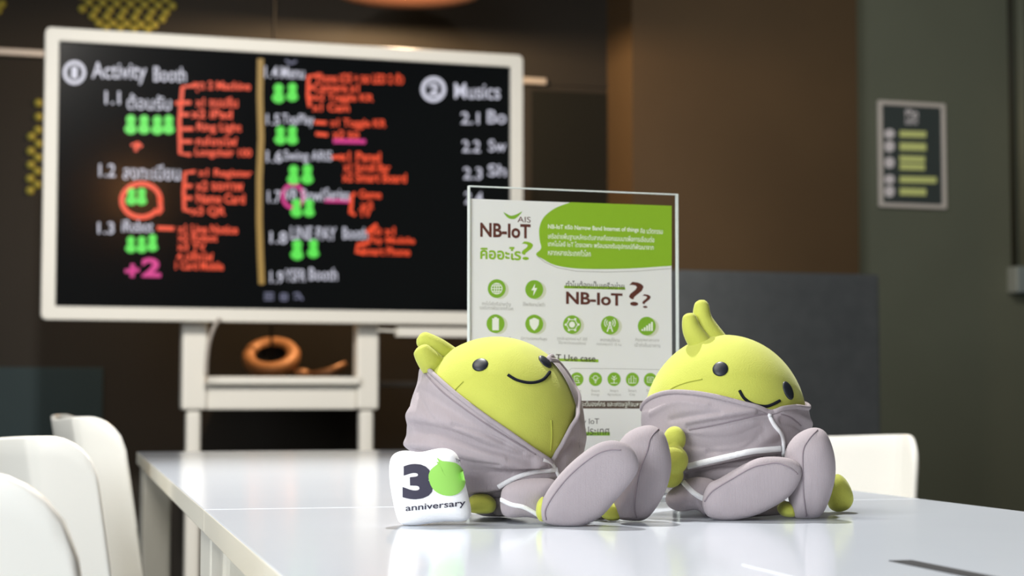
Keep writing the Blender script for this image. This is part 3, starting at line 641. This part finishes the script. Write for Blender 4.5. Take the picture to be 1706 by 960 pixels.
for x, y, k in [(961, 632, 'house'), (992, 632, 'lamp'), (1023, 632, 'plant'), (1053.5, 632.5, 'city'), (1083.5, 633, 'list')]: icon(x, y, 11, k, big=False)
for a, b, x in [('Smart', 'Home', 961), ('Smart', 'Energy', 992), ('Smart', 'Agriculture', 1023), ('Smart', 'City', 1053.5), ('Smart', 'List', 1084)]:
    st(a, x - 7, x + 7, 651, 4.5, 'ink_grey'); wd = 1.9 * len(b) / 2 + 1; st(b, x - wd, x + wd, 658, 5, 'ink_grey')
sp(poly2d([(800, 668), (1112, 668), (1112, 681), (800, 681)]), 'ink_band', 0.00008); st('ระดับองค์กร และเศรษฐกิจมหภาค', 968, 1078, 674, 11, 'ink_white', .0, sl=0.005)
st('y IoT', 971, 998, 703.5, 12, 'ink_dark', .0, sl=0); sp(poly2d([(958, 720), (1016, 720), (1016, 726), (958, 726)]), 'ink_dgreen', 0.00008); st('นประเทศ', 966, 1015, 718, 14, 'ink_dark', .0, sl=0)

# ================================================================== SOFT TOYS
def inflate(outline, Y, hf, hb, pf=3.0, pb=2.0, n=72, rings=14, yslope=0.0):
    """stuffed shape: closed outline (photograph pixels at depth Y), domed hf to the front and hb to the back"""
    P = smooth_line([V((x, y, 0)) for x, y in outline], 8, True)
    Q = [at(p.x, p.y, Y) for p in P]
    # resample
    L = [0]
    for i in range(len(Q)): L.append(L[-1] + (Q[(i + 1) % len(Q)] - Q[i]).length)
    R = []
    for k in range(n):
        s = L[-1] * k / n; i = max(j for j in range(len(Q)) if L[j] <= s); t = (s - L[i]) / max(L[i + 1] - L[i], 1e-9); R.append(Q[i].lerp(Q[(i + 1) % len(Q)], t))
    c = sum(R, V((0, 0, 0))) / n
    vv, ff = [], []
    vv.append(c + V((0, -hf, 0)))
    for side, h, pw in ((-1, hf, pf), (1, hb, pb)):
        rr = range(1, rings + 1) if side < 0 else range(rings - 1, 0, -1)
        for k in rr:
            t = math.sin(k / rings * math.pi / 2)
            y = h * (1 - t ** pw) ** (0.5) if t < 1 else 0
            for q in R:
                p = c.lerp(q, t); vv.append(V((p.x, p.y + side * y, p.z)))
    vv.append(c + V((0, hb, 0)))
    tot = 2 * rings - 1
    for j in range(n): ff.append((0, 1 + (j + 1) % n, 1 + j))
    for k in range(tot - 1):
        for j in range(n):
            a = 1 + k * n + j; b = 1 + k * n + (j + 1) % n; ff.append((a, b, b + n, a + n))
    last = len(vv) - 1; o0 = 1 + (tot - 1) * n
    for j in range(n): ff.append((o0 + j, o0 + (j + 1) % n, last))
    for v in vv:
        v.y += yslope * (v.z - c.z)
        if v.z < TABLE_Z + 0.0004: v.z = TABLE_Z + 0.0004
    return vv, ff
def crease(bvh, pts, r, lift=0.0003, n=6, dens=10):
    """thin raised cord along a line of photograph pixels dropped on a surface"""
    P = smooth_line([V((x, y, 0)) for x, y in pts], dens); out = []
    for p in P:
        h, nr = parent_surface(bvh, p.x, p.y, lift)
        if h is not None: out.append(h)
    return tube(out, r, n)
def tape(bvh, pts, wd, lift=0.0007, dens=10):
    """flat ribbon of width wd (metres) lying on a surface"""
    P = smooth_line([V((x, y, 0)) for x, y in pts], dens); H = []
    for p in P:
        h, nr = parent_surface(bvh, p.x, p.y, lift)
        if h is not None: H.append((h, nr))
    vv, ff = [], []
    for i, (h, nr) in enumerate(H):
        t = (H[min(i + 1, len(H) - 1)][0] - H[max(i - 1, 0)][0]).normalized(); s = nr.cross(t).normalized() * wd / 2
        vv += [h - s - nr * .001, h - s * .8 + nr * 0.0004, h + s * .8 + nr * 0.0004, h + s - nr * .001]
    for i in range(len(H) - 1):
        for k in range(3): ff.append((4 * i + k, 4 * i + k + 1, 4 * i + k + 5, 4 * i + k + 4))
    return vv, ff
def dir_on(c, r, px, py):
    d = ray(px, py); o = CAM - c; S_ = V((1 / r[0], 1 / r[1], 1 / r[2]))
    dd = V((d.x * S_.x, d.y * S_.y, d.z * S_.z)); oo = V((o.x * S_.x, o.y * S_.y, o.z * S_.z))
    a, b, cc = dd.dot(dd), oo.dot(dd), oo.dot(oo) - 1
    disc = b * b - a * cc; t = (-b - math.sqrt(disc)) / a if disc > 0 else -b / a
    return (oo + dd * t).normalized()
def shell(c, r, rim, pole, off, folds, rings=130, n=420, rim_flare=0.0, extra=None):
    R = smooth_line(rim, 16, True); R = [p.normalized() for p in R]
    Lr = [0]
    for i in range(len(R)): Lr.append(Lr[-1] + (R[(i + 1) % len(R)] - R[i]).length)
    RS = []; j = 0
    for k in range(n):
        s = Lr[-1] * k / n
        while Lr[j + 1] < s: j += 1
        RS.append(R[j].lerp(R[(j + 1) % len(R)], (s - Lr[j]) / max(Lr[j + 1] - Lr[j], 1e-9)).normalized())
    D = []
    for k in range(rings + 1):
        t = k / rings
        for d in RS:
            om = math.acos(max(-1, min(1, d.dot(pole)))); D.append((d * math.sin((1 - t) * om) + pole * math.sin(t * om)) / math.sin(om) if om > 1e-4 and t < 1 else pole.copy())
    D = np.array([tuple(d) for d in D]); disp = np.full(len(D), off)
    for pts, wd, amp in folds:
        P = np.array([tuple(dir_on(c, r, p.x, p.y)) for p in smooth_line([V((x, y, 0)) for x, y in pts], 40)])
        dist = np.sqrt(np.maximum(np.min(2 - 2 * (D @ P.T), axis=1), 0)); disp += amp * np.exp(-(dist / wd) ** 2)
    disp += 0.006 * np.sin(D[:, 0] * 9 + D[:, 2] * 17 + 3 * np.sin(D[:, 1] * 5)) * np.linspace(0, 1, rings + 1).repeat(n)
    disp = np.maximum(disp, 0.014 - shrink(D[:, 2] * 1.0))
    pos = np.array(c) + D * np.array(r) * (1 + disp)[:, None]
    if extra is not None: pos = extra(pos)
    pos[:, 2] = np.maximum(pos[:, 2], TABLE_Z + 0.0006)
    ff = []
    for k in range(rings):
        for q in range(n): ff.append((k * n + q, k * n + (q + 1) % n, (k + 1) * n + (q + 1) % n, (k + 1) * n + q))
    vv = [V(p) for p in pos]
    return vv, ff, vv[:n]
def shrink(zn): return 0.16 * np.clip((-0.45 - zn) / 0.28, 0, 1) ** 1.0
def body(c, r):
    vv, ff = sphere(c, *r, 72, 44)
    for v in vv:
        k = 1 - float(shrink((v.z - c.z) / r[2])); v.x = c.x + (v.x - c.x) * k; v.y = c.y + (v.y - c.y) * k
        v.z = max(v.z, TABLE_Z + 0.0012)
    return vv, ff
def bead(bvh, px, py, rx, rz, parent, tilt=0):
    h, nr = parent_surface(bvh, px, py, 0.0)
    z = nr; x = V((0, 0, 1)).cross(z).normalized(); y = z.cross(x); R = Matrix((x, y, z)).transposed()
    obj('eye', *sphere(h, rx, rz, 0.0022, 24, 12, R), M['black_bead'], parent)
def lobe(base, tip, mid, r0, parent):
    pts = smooth_line([base, mid, tip], 10); k = len(pts)
    tp = [r0 * (1 - 0.55 * (i / (k - 1)) ** 1.4) * (1 if i < k - 4 else (1, .93, .75, .45)[i - k + 4]) for i in range(k)]
    return tube(pts, r0, 16, taper=tp)

def blob(parts, voxel=0.0016):
    """several soft lumps fused into one skin"""
    me = bpy.data.meshes.new('b'); v, f = merge(*parts); me.from_pydata([tuple(q) for q in v], [], f)
    o = bpy.data.objects.new('b', me); COL.objects.link(o)
    m = o.modifiers.new('r', 'REMESH'); m.mode = 'VOXEL'; m.voxel_size = voxel
    s = o.modifiers.new('s', 'SMOOTH'); s.iterations = 4; s.factor = 0.5
    dg = bpy.context.evaluated_depsgraph_get(); dg.update(); me2 = bpy.data.meshes.new_from_object(o.evaluated_get(dg))
    out = [v.co.copy() for v in me2.vertices], [tuple(p.vertices) for p in me2.polygons]
    bpy.data.objects.remove(o); bpy.data.meshes.remove(me); bpy.data.meshes.remove(me2)
    return out
def px_sphere(px, py, Y, rx, rz, ry=None, R=None):
    k = Y / F; return sphere(at(px, py, Y), rx * k, (ry or rx) * k, rz * k, 28, 18, R)

# ---------------- left toy
D1 = 1.50; c1 = at(827, 708, D1); r1 = V((0.0708, 0.0700, c1.z - TABLE_Z)); r1.z = at(827, 561, D1).z - c1.z
c1.z = TABLE_Z + r1.z + 0.0008 if c1.z - r1.z < TABLE_Z else c1.z
toy = empty('plush_toy', V((c1.x, c1.y, TABLE_Z)), 'left lime plush toy in a grey pointed hood, leaning back beside the white cushion', 'plush toy')
bv, bf_ = body(c1, r1); obj('body', bv, bf_, M['lime'], toy); b1v = bvh_of(bv, bf_)
rim_px = [(706, 600), (718, 618), (740, 640), (772, 667), (808, 694), (846, 720), (880, 744), (903, 759), (914, 766), (924, 756), (938, 730), (952, 700), (960, 668), (957, 640), (945, 618), (930, 607), (912, 600)]
rim = [dir_on(c1, r1, x, y) for x, y in rim_px] + [V((0.45, 0.70, 0.50)).normalized(), V((0.20, 0.85, 0.50)).normalized(), V((-0.25, 0.80, 0.55)).normalized(), V((-0.66, 0.38, 0.62)).normalized()]
folds1 = [([(690, 692), (735, 700), (790, 722), (850, 748), (895, 762)], 0.10, 0.050), ([(700, 716), (750, 722), (810, 742), (880, 764)], 0.055, -0.05), ([(688, 738), (730, 742), (790, 758), (860, 772), (905, 772)], 0.07, 0.075),
          ([(700, 652), (735, 672), (780, 702), (840, 738)], 0.05, -0.028), ([(720, 640), (760, 668), (810, 704)], 0.05, 0.02), ([(700, 765), (760, 775), (830, 782), (900, 778)], 0.05, -0.055), ([(715, 790), (780, 806), (850, 800), (930, 782)], 0.075, 0.085), ([(700, 836), (760, 842), (830, 842), (900, 832), (960, 815)], 0.13, -0.17),
          ([(955, 700), (968, 740), (940, 765)], 0.10, 0.035), ([(930, 755), (950, 735)], 0.05, -0.03), ([(690, 700), (686, 720)], 0.12, 0.02), ([(694, 706), (740, 716), (790, 735)], 0.022, -0.035), ([(760, 708), (820, 728), (870, 752)], 0.022, -0.03), ([(700, 748), (760, 762), (830, 770)], 0.024, -0.035), ([(720, 780), (790, 790), (850, 786)], 0.024, -0.035),
          ([(700, 660), (720, 690), (730, 700)], 0.03, -0.02), ([(750, 770), (820, 778), (890, 773)], 0.02, 0.025), ([(720, 725), (780, 745), (840, 760)], 0.02, 0.022), ([(700, 610), (704, 604)], 0.12, 0.07), ([(905, 590), (940, 606), (958, 640)], 0.12, -0.032)]
sv, sf, srim = shell(c1, r1, rim, V((0.0, 0.15, -1)).normalized(), 0.035, folds1)
suit = obj('suit', sv, sf, M['suit'], toy); b1s = bvh_of(sv, sf)
obj('hood_hem', *tube(srim, 0.0020, 10, closed=True), M['suit'], suit)
inner = [p + (p - c1).normalized() * 0.0014 + V((0, 0, -0.0062)) for p in srim]
obj('hem_stitching', *crease(b1s, [(708, 622), (736, 652), (772, 680), (812, 708), (850, 732), (892, 757)], 0.0006), M['suit_seam'], suit)
obj('hem_stitching', *crease(b1s, [(930, 756), (947, 722), (960, 694), (967, 664)], 0.0006), M['suit_seam'], suit)
obj('zip_tape', *tape(b1s, [(904, 766), (916, 770), (922, 777), (930, 792), (936, 800)], 0.0032), M['white_tape'], suit)
obj('waist_tape', *tape(b1s, [(830, 812), (858, 797), (890, 787), (928, 783)], 0.0040, 0.0009), M['white_tape'], suit)
bead(b1v, 800, 608, 0.0066, 0.0069, toy); bead(b1v, 908, 603, 0.0062, 0.0069, toy)
obj('mouth_stitch', *crease(b1v, [(846, 625), (862, 634), (884, 638), (904, 633), (916, 620)], 0.0013, 0.0002, 8), M['black_thread'], toy)
obj('body_seam', *crease(b1v, [(752, 657), (762, 646), (772, 636)], 0.0005), M['lime_seam'], toy)
obj('body_seam', *crease(b1v, [(917, 752), (919, 725), (918, 700)], 0.0005), M['lime_seam'], toy)
obj('tuft', *lobe(at(762, 612, 1.51), at(697, 561, 1.492), at(726, 581, 1.494), 0.0125, toy), M['lime'], toy)
obj('tuft', *lobe(at(746, 634, 1.50), at(698, 578, 1.480), at(714, 600, 1.483), 0.0125, toy), M['lime'], toy)
# near foot, sole turned to the viewer
fo = [(899, 846), (904, 868), (930, 877), (962, 878), (1000, 862), (1026, 834), (1050, 805), (1063, 782), (1060, 758), (1044, 740), (1018, 734), (992, 741), (962, 762), (935, 788), (912, 818)]
v, f = inflate(fo, 1.394, 0.010, 0.030, 5.0, 2.2); obj('foot', v, f, M['suit'], toy); bb = bvh_of(v, f)
obj('sole_seam', *crease(bb, [(910, 866), (909, 850), (922, 826), (944, 798), (970, 774), (996, 756), (1016, 750), (1034, 750)], 0.0006), M['suit_seam'], toy)
# far foot, seen from its side
fo = [(1030, 800), (1024, 770), (1026, 748), (1040, 726), (1060, 713), (1086, 709), (1106, 722), (1116, 752), (1118, 782), (1110, 815), (1094, 845), (1076, 865), (1054, 868), (1026, 862), (1022, 835)]
v, f = inflate(fo, 1.446, 0.020, 0.024, 2.4, 2.2); obj('foot', v, f, M['suit'], toy); bb = bvh_of(v, f)
obj('sole_seam', *crease(bb, [(1098, 714), (1084, 730), (1078, 752), (1066, 785), (1060, 815), (1057, 845), (1060, 862)], 0.0006), M['suit_seam'], toy)
# trouser leg between jacket and near foot, ankles, hand under the jacket
fo = [(834, 828), (840, 812), (862, 801), (892, 797), (924, 800), (930, 820), (915, 845), (906, 864), (878, 862), (846, 862), (835, 852)]
v, f = inflate(fo, 1.425, 0.014, 0.03, 2.2, 2.0); tl = obj('trouser_leg', v, f, M['suit'], toy); bb = bvh_of(v, f)
obj('cuff_tape', *tape(bb, [(835, 833), (852, 841), (872, 845), (888, 853), (902, 862)], 0.0036), M['white_tape'], tl)
obj('ankle', *inflate([(895, 838), (905, 828), (912, 845), (908, 866), (899, 868), (893, 856)], 1.398, 0.008, 0.02), M['lime'], toy)
obj('ankle', *inflate([(996, 852), (1012, 836), (1034, 842), (1034, 864), (1012, 867)], 1.45, 0.014, 0.02), M['lime'], toy)
obj('hand', *inflate([(776, 838), (790, 824), (812, 824), (826, 836), (822, 853), (800, 856), (780, 852)], 1.447, 0.012, 0.02), M['lime'], toy)
obj('trouser_leg', *inflate([(818, 830), (838, 815), (880, 815), (960, 830), (1010, 845), (1010, 866), (940, 862), (840, 860), (822, 855)], 1.462, 0.012, 0.02), M['suit'], toy)

# ---------------- right toy
D2 = 1.56; c2 = at(1208, 704, D2); r2 = V((0.0700, 0.0700, 0)); r2.z = at(1208, 558, D2).z - c2.z
if c2.z - r2.z < TABLE_Z: c2.z = TABLE_Z + r2.z + 0.0008
toy2 = empty('plush_toy', V((c2.x, c2.y, TABLE_Z)), 'right lime plush toy upright in a grey suit zipped to the mouth', 'plush toy')
bv, bf_ = body(c2, r2); obj('body', bv, bf_, M['lime'], toy2); b2v = bvh_of(bv, bf_)
rim_px = [(1074, 682), (1090, 664), (1116, 656), (1150, 656), (1190, 662), (1230, 672), (1260, 680), (1284, 687), (1300, 682), (1322, 679), (1342, 680)]
rim = [dir_on(c2, r2, x, y) for x, y in rim_px] + [V((0.80, 0.5, 0.22)).normalized(), V((0.4, 0.88, 0.25)).normalized(), V((-0.1, 0.96, 0.25)).normalized(), V((-0.6, 0.77, 0.22)).normalized(), V((-0.9, 0.38, 0.18)).normalized()]
folds2 = [([(1078, 690), (1130, 676), (1200, 690), (1250, 690)], 0.09, 0.025), ([(1150, 712), (1200, 703), (1250, 694), (1284, 690)], 0.035, -0.06), ([(1150, 705), (1200, 695), (1255, 687)], 0.04, 0.03),
          ([(1150, 735), (1190, 738), (1225, 735), (1265, 718)], 0.07, -0.045), ([(1200, 752), (1250, 742), (1290, 722)], 0.07, 0.03), ([(1150, 780), (1200, 766), (1260, 752), (1305, 748)], 0.06, 0.045), ([(1150, 792), (1230, 776), (1300, 764)], 0.05, -0.05),
          ([(1300, 700), (1322, 706), (1340, 720)], 0.04, -0.04), ([(1300, 690), (1326, 695), (1345, 706)], 0.05, 0.03), ([(1100, 780), (1120, 750)], 0.15, 0.03), ([(1340, 700), (1345, 730)], 0.1, 0.02), ([(1150, 728), (1180, 734), (1215, 732), (1245, 722)], 0.022, -0.04), ([(1180, 752), (1230, 748), (1262, 730)], 0.02, -0.03), ([(1120, 700), (1160, 692), (1200, 690)], 0.03, -0.025), ([(1090, 690), (1130, 672), (1180, 676)], 0.03, 0.02), ([(1150, 784), (1210, 770), (1290, 758)], 0.02, -0.035)]
sv, sf, srim = shell(c2, r2, rim, V((0, 0.15, -1)).normalized(), 0.035, folds2)
suit = obj('suit', sv, sf, M['suit'], toy2); b2s = bvh_of(sv, sf)
obj('collar_hem', *tube(srim, 0.0022, 10, closed=True), M['suit'], suit)
obj('fold_stitching', *crease(b2s, [(1148, 716), (1185, 710), (1230, 700), (1262, 692), (1280, 690)], 0.0006), M['suit_seam'], suit)
obj('fold_stitching', *crease(b2s, [(1300, 690), (1318, 696), (1334, 710)], 0.0006), M['suit_seam'], suit)
obj('zip_tape', *tape(b2s, [(1281, 688), (1284, 698), (1291, 710), (1301, 723), (1305, 738), (1305, 756), (1306, 764)], 0.0036, 0.0009), M['white_tape'], suit)
obj('waist_tape', *tape(b2s, [(1146, 777), (1175, 770), (1210, 762), (1250, 753), (1300, 748)], 0.0052, 0.0008), M['white_tape'], suit)
bead(b2v, 1200, 615, 0.0066, 0.0073, toy2); bead(b2v, 1313, 651, 0.0066, 0.0084, toy2)
obj('mouth_stitch', *crease(b2v, [(1232, 651), (1240, 664), (1256, 674), (1278, 677), (1299, 668)], 0.0013, 0.0002, 8), M['black_thread'], toy2)
obj('body_seam', *crease(b2v, [(1108, 656), (1124, 645), (1146, 637), (1170, 632)], 0.0006), M['lime_seam'], toy2)
obj('tuft', *lobe(at(1174, 584, 1.55), at(1148, 522, 1.55), at(1153, 550, 1.55), 0.0105, toy2), M['lime'], toy2)
obj('tuft', *lobe(at(1191, 570, 1.56), at(1169, 500, 1.56), at(1171, 535, 1.56), 0.0112, toy2), M['lime'], toy2)
fo = [(1172, 826), (1171, 846), (1182, 862), (1214, 867), (1255, 860), (1290, 844), (1318, 824), (1334, 798), (1334, 778), (1318, 765), (1290, 761), (1262, 764), (1232, 778), (1200, 797), (1182, 806)]
v, f = inflate(fo, 1.458, 0.010, 0.026, 5.0, 2.2); obj('foot', v, f, M['suit'], toy2); bb = bvh_of(v, f)
obj('sole_seam', *crease(bb, [(1174, 836), (1188, 818), (1220, 798), (1252, 780), (1275, 774), (1296, 772), (1316, 780), (1328, 790)], 0.0006), M['suit_seam'], toy2)
fo = [(1312, 790), (1308, 766), (1312, 744), (1328, 724), (1352, 713), (1372, 717), (1384, 738), (1391, 768), (1390, 800), (1380, 836), (1366, 860), (1344, 864), (1322, 860), (1314, 830)]
v, f = inflate(fo, 1.476, 0.020, 0.024, 2.4, 2.2); obj('foot', v, f, M['suit'], toy2); bb = bvh_of(v, f)
obj('sole_seam', *crease(bb, [(1362, 717), (1348, 732), (1338, 752), (1338, 790), (1339, 825), (1343, 860)], 0.0006), M['suit_seam'], toy2)
obj('ankle', *inflate([(1296, 848), (1306, 836), (1322, 840), (1324, 860), (1304, 860)], 1.482, 0.014, 0.02), M['lime'], toy2)
fo = [(1110, 826), (1124, 812), (1146, 798), (1176, 796), (1196, 808), (1190, 838), (1176, 858), (1160, 850), (1130, 852), (1112, 842)]
v, f = inflate(fo, 1.492, 0.016, 0.03, 2.2, 2.0); tl = obj('trouser_leg', v, f, M['suit'], toy2); bb = bvh_of(v, f)
obj('cuff_tape', *tape(bb, [(1138, 803), (1152, 818), (1164, 827), (1172, 831)], 0.0045), M['white_tape'], tl)
obj('trouser_leg', *inflate([(1180, 830), (1230, 815), (1300, 830), (1320, 850), (1290, 859), (1200, 859)], 1.50, 0.012, 0.02), M['suit'], toy2)
obj('hand', *blob([px_sphere(1124, 732, 1.492, 19, 22), px_sphere(1124, 767, 1.482, 23, 24), px_sphere(1117, 792, 1.488, 22, 21), px_sphere(1110, 760, 1.50, 20, 34)]), M['lime'], toy2)
obj('sleeve', *tube([at(1085, 770, 1.535), at(1096, 766, 1.515), at(1106, 762, 1.502)], 0.02, 20, taper=[.024, .022, .016]), M['suit'], toy2)
obj('hand', *inflate([(1380, 842), (1374, 818), (1383, 799), (1395, 790), (1408, 798), (1418, 816), (1421, 834), (1413, 848), (1398, 853), (1386, 850)], 1.557, 0.016, 0.016, 2.1, 2.1), M['lime'], toy2)
obj('sleeve', *tube([at(1335, 775, 1.56), at(1358, 800, 1.558), at(1375, 815, 1.557)], 0.02, 20, taper=[.022, .018, .013]), M['suit'], toy2)

# ---------------- anniversary cushion
fo = [(649, 772), (656, 757), (674, 751), (700, 753.5), (722, 749), (740, 747), (757, 753), (766, 768), (773, 795), (780, 825), (785, 850), (782, 864), (768, 869), (740, 869), (712, 873), (690, 876), (668, 873), (660, 858), (654, 832), (649, 800)]
v, f = inflate(fo, 1.403, 0.014, 0.014, 3.2, 3.2, 96, 18)
cush = obj('cushion', v, f, M['pillow'], origin=at(715, 873, 1.403))
tag(cush, 'small white square cushion printed 30 anniversary with a green ball, left of the plush toys', 'cushion')
bb = bvh_of(v, f)
def on_cushion(geo, m, name, lift=0.0005):
    bm = bmesh.new(); vs_ = [bm.verts.new((p[0], p[1], 0)) for p in geo[0]]
    for q in geo[1]:
        try: bm.faces.new([vs_[i] for i in q])
        except ValueError: pass
    bmesh.ops.triangulate(bm, faces=bm.faces)
    for _ in range(3):
        lg = [e for e in bm.edges if e.calc_length() > 5]
        if not lg: break
        bmesh.ops.subdivide_edges(bm, edges=lg, cuts=1); bmesh.ops.triangulate(bm, faces=bm.faces)
    vv = []
    for q in bm.verts:
        h, n_ = parent_surface(bb, q.co.x, q.co.y, lift); vv.append(h if h is not None else at(q.co.x, q.co.y, 1.39))
    bm.verts.index_update(); ff = [tuple(x.index for x in q.verts) for q in bm.faces]; bm.free()
    return obj(name, vv, ff, m, cush)
def ctext(s, quad, m, bold, name, lift=0.0005):
    a, ff, tw, th = text2d(s, bold); (x0, y0), (x1, y1), (x2, y2), (x3, y3) = quad        # BL BR TR TL
    g = []
    for p in a:
        u, t = p[0] / tw, p[1] / th
        g.append(((x0 * (1 - u) + x1 * u) * (1 - t) + (x3 * (1 - u) + x2 * u) * t, (y0 * (1 - u) + y1 * u) * (1 - t) + (y3 * (1 - u) + y2 * u) * t))
    return on_cushion((g, ff), m, name, lift)
ctext('3', [(671, 833), (723, 831), (717, 773), (671, 774)], M['logo_dark'], .055, 'printed_number')
ball = [(714, 796), (718, 783), (731, 772), (727, 770), (731, 770.5), (728, 763.5), (736, 768.5), (748, 770), (760, 773), (770, 784), (774, 798), (772, 812), (762, 823), (748, 826.5), (732, 823), (720, 813)]
ctr = (745, 799); bl = [(p.x, p.y) for p in smooth_line([V((x, y, 0)) for x, y in ball], 3, True)]
on_cushion(([ctr] + bl, [(0, i, i % len(bl) + 1) for i in range(1, len(bl) + 1)]), M['logo_green'], 'printed_ball', 0.0008)
ctext('anniversary', [(676, 855), (775, 846), (775, 833), (676, 842)], M['logo_dark'], .012, 'printed_word')
ctext('TM', [(759, 770), (767, 772), (766, 766), (758, 765)], M['logo_dark'], 0, 'printed_word')
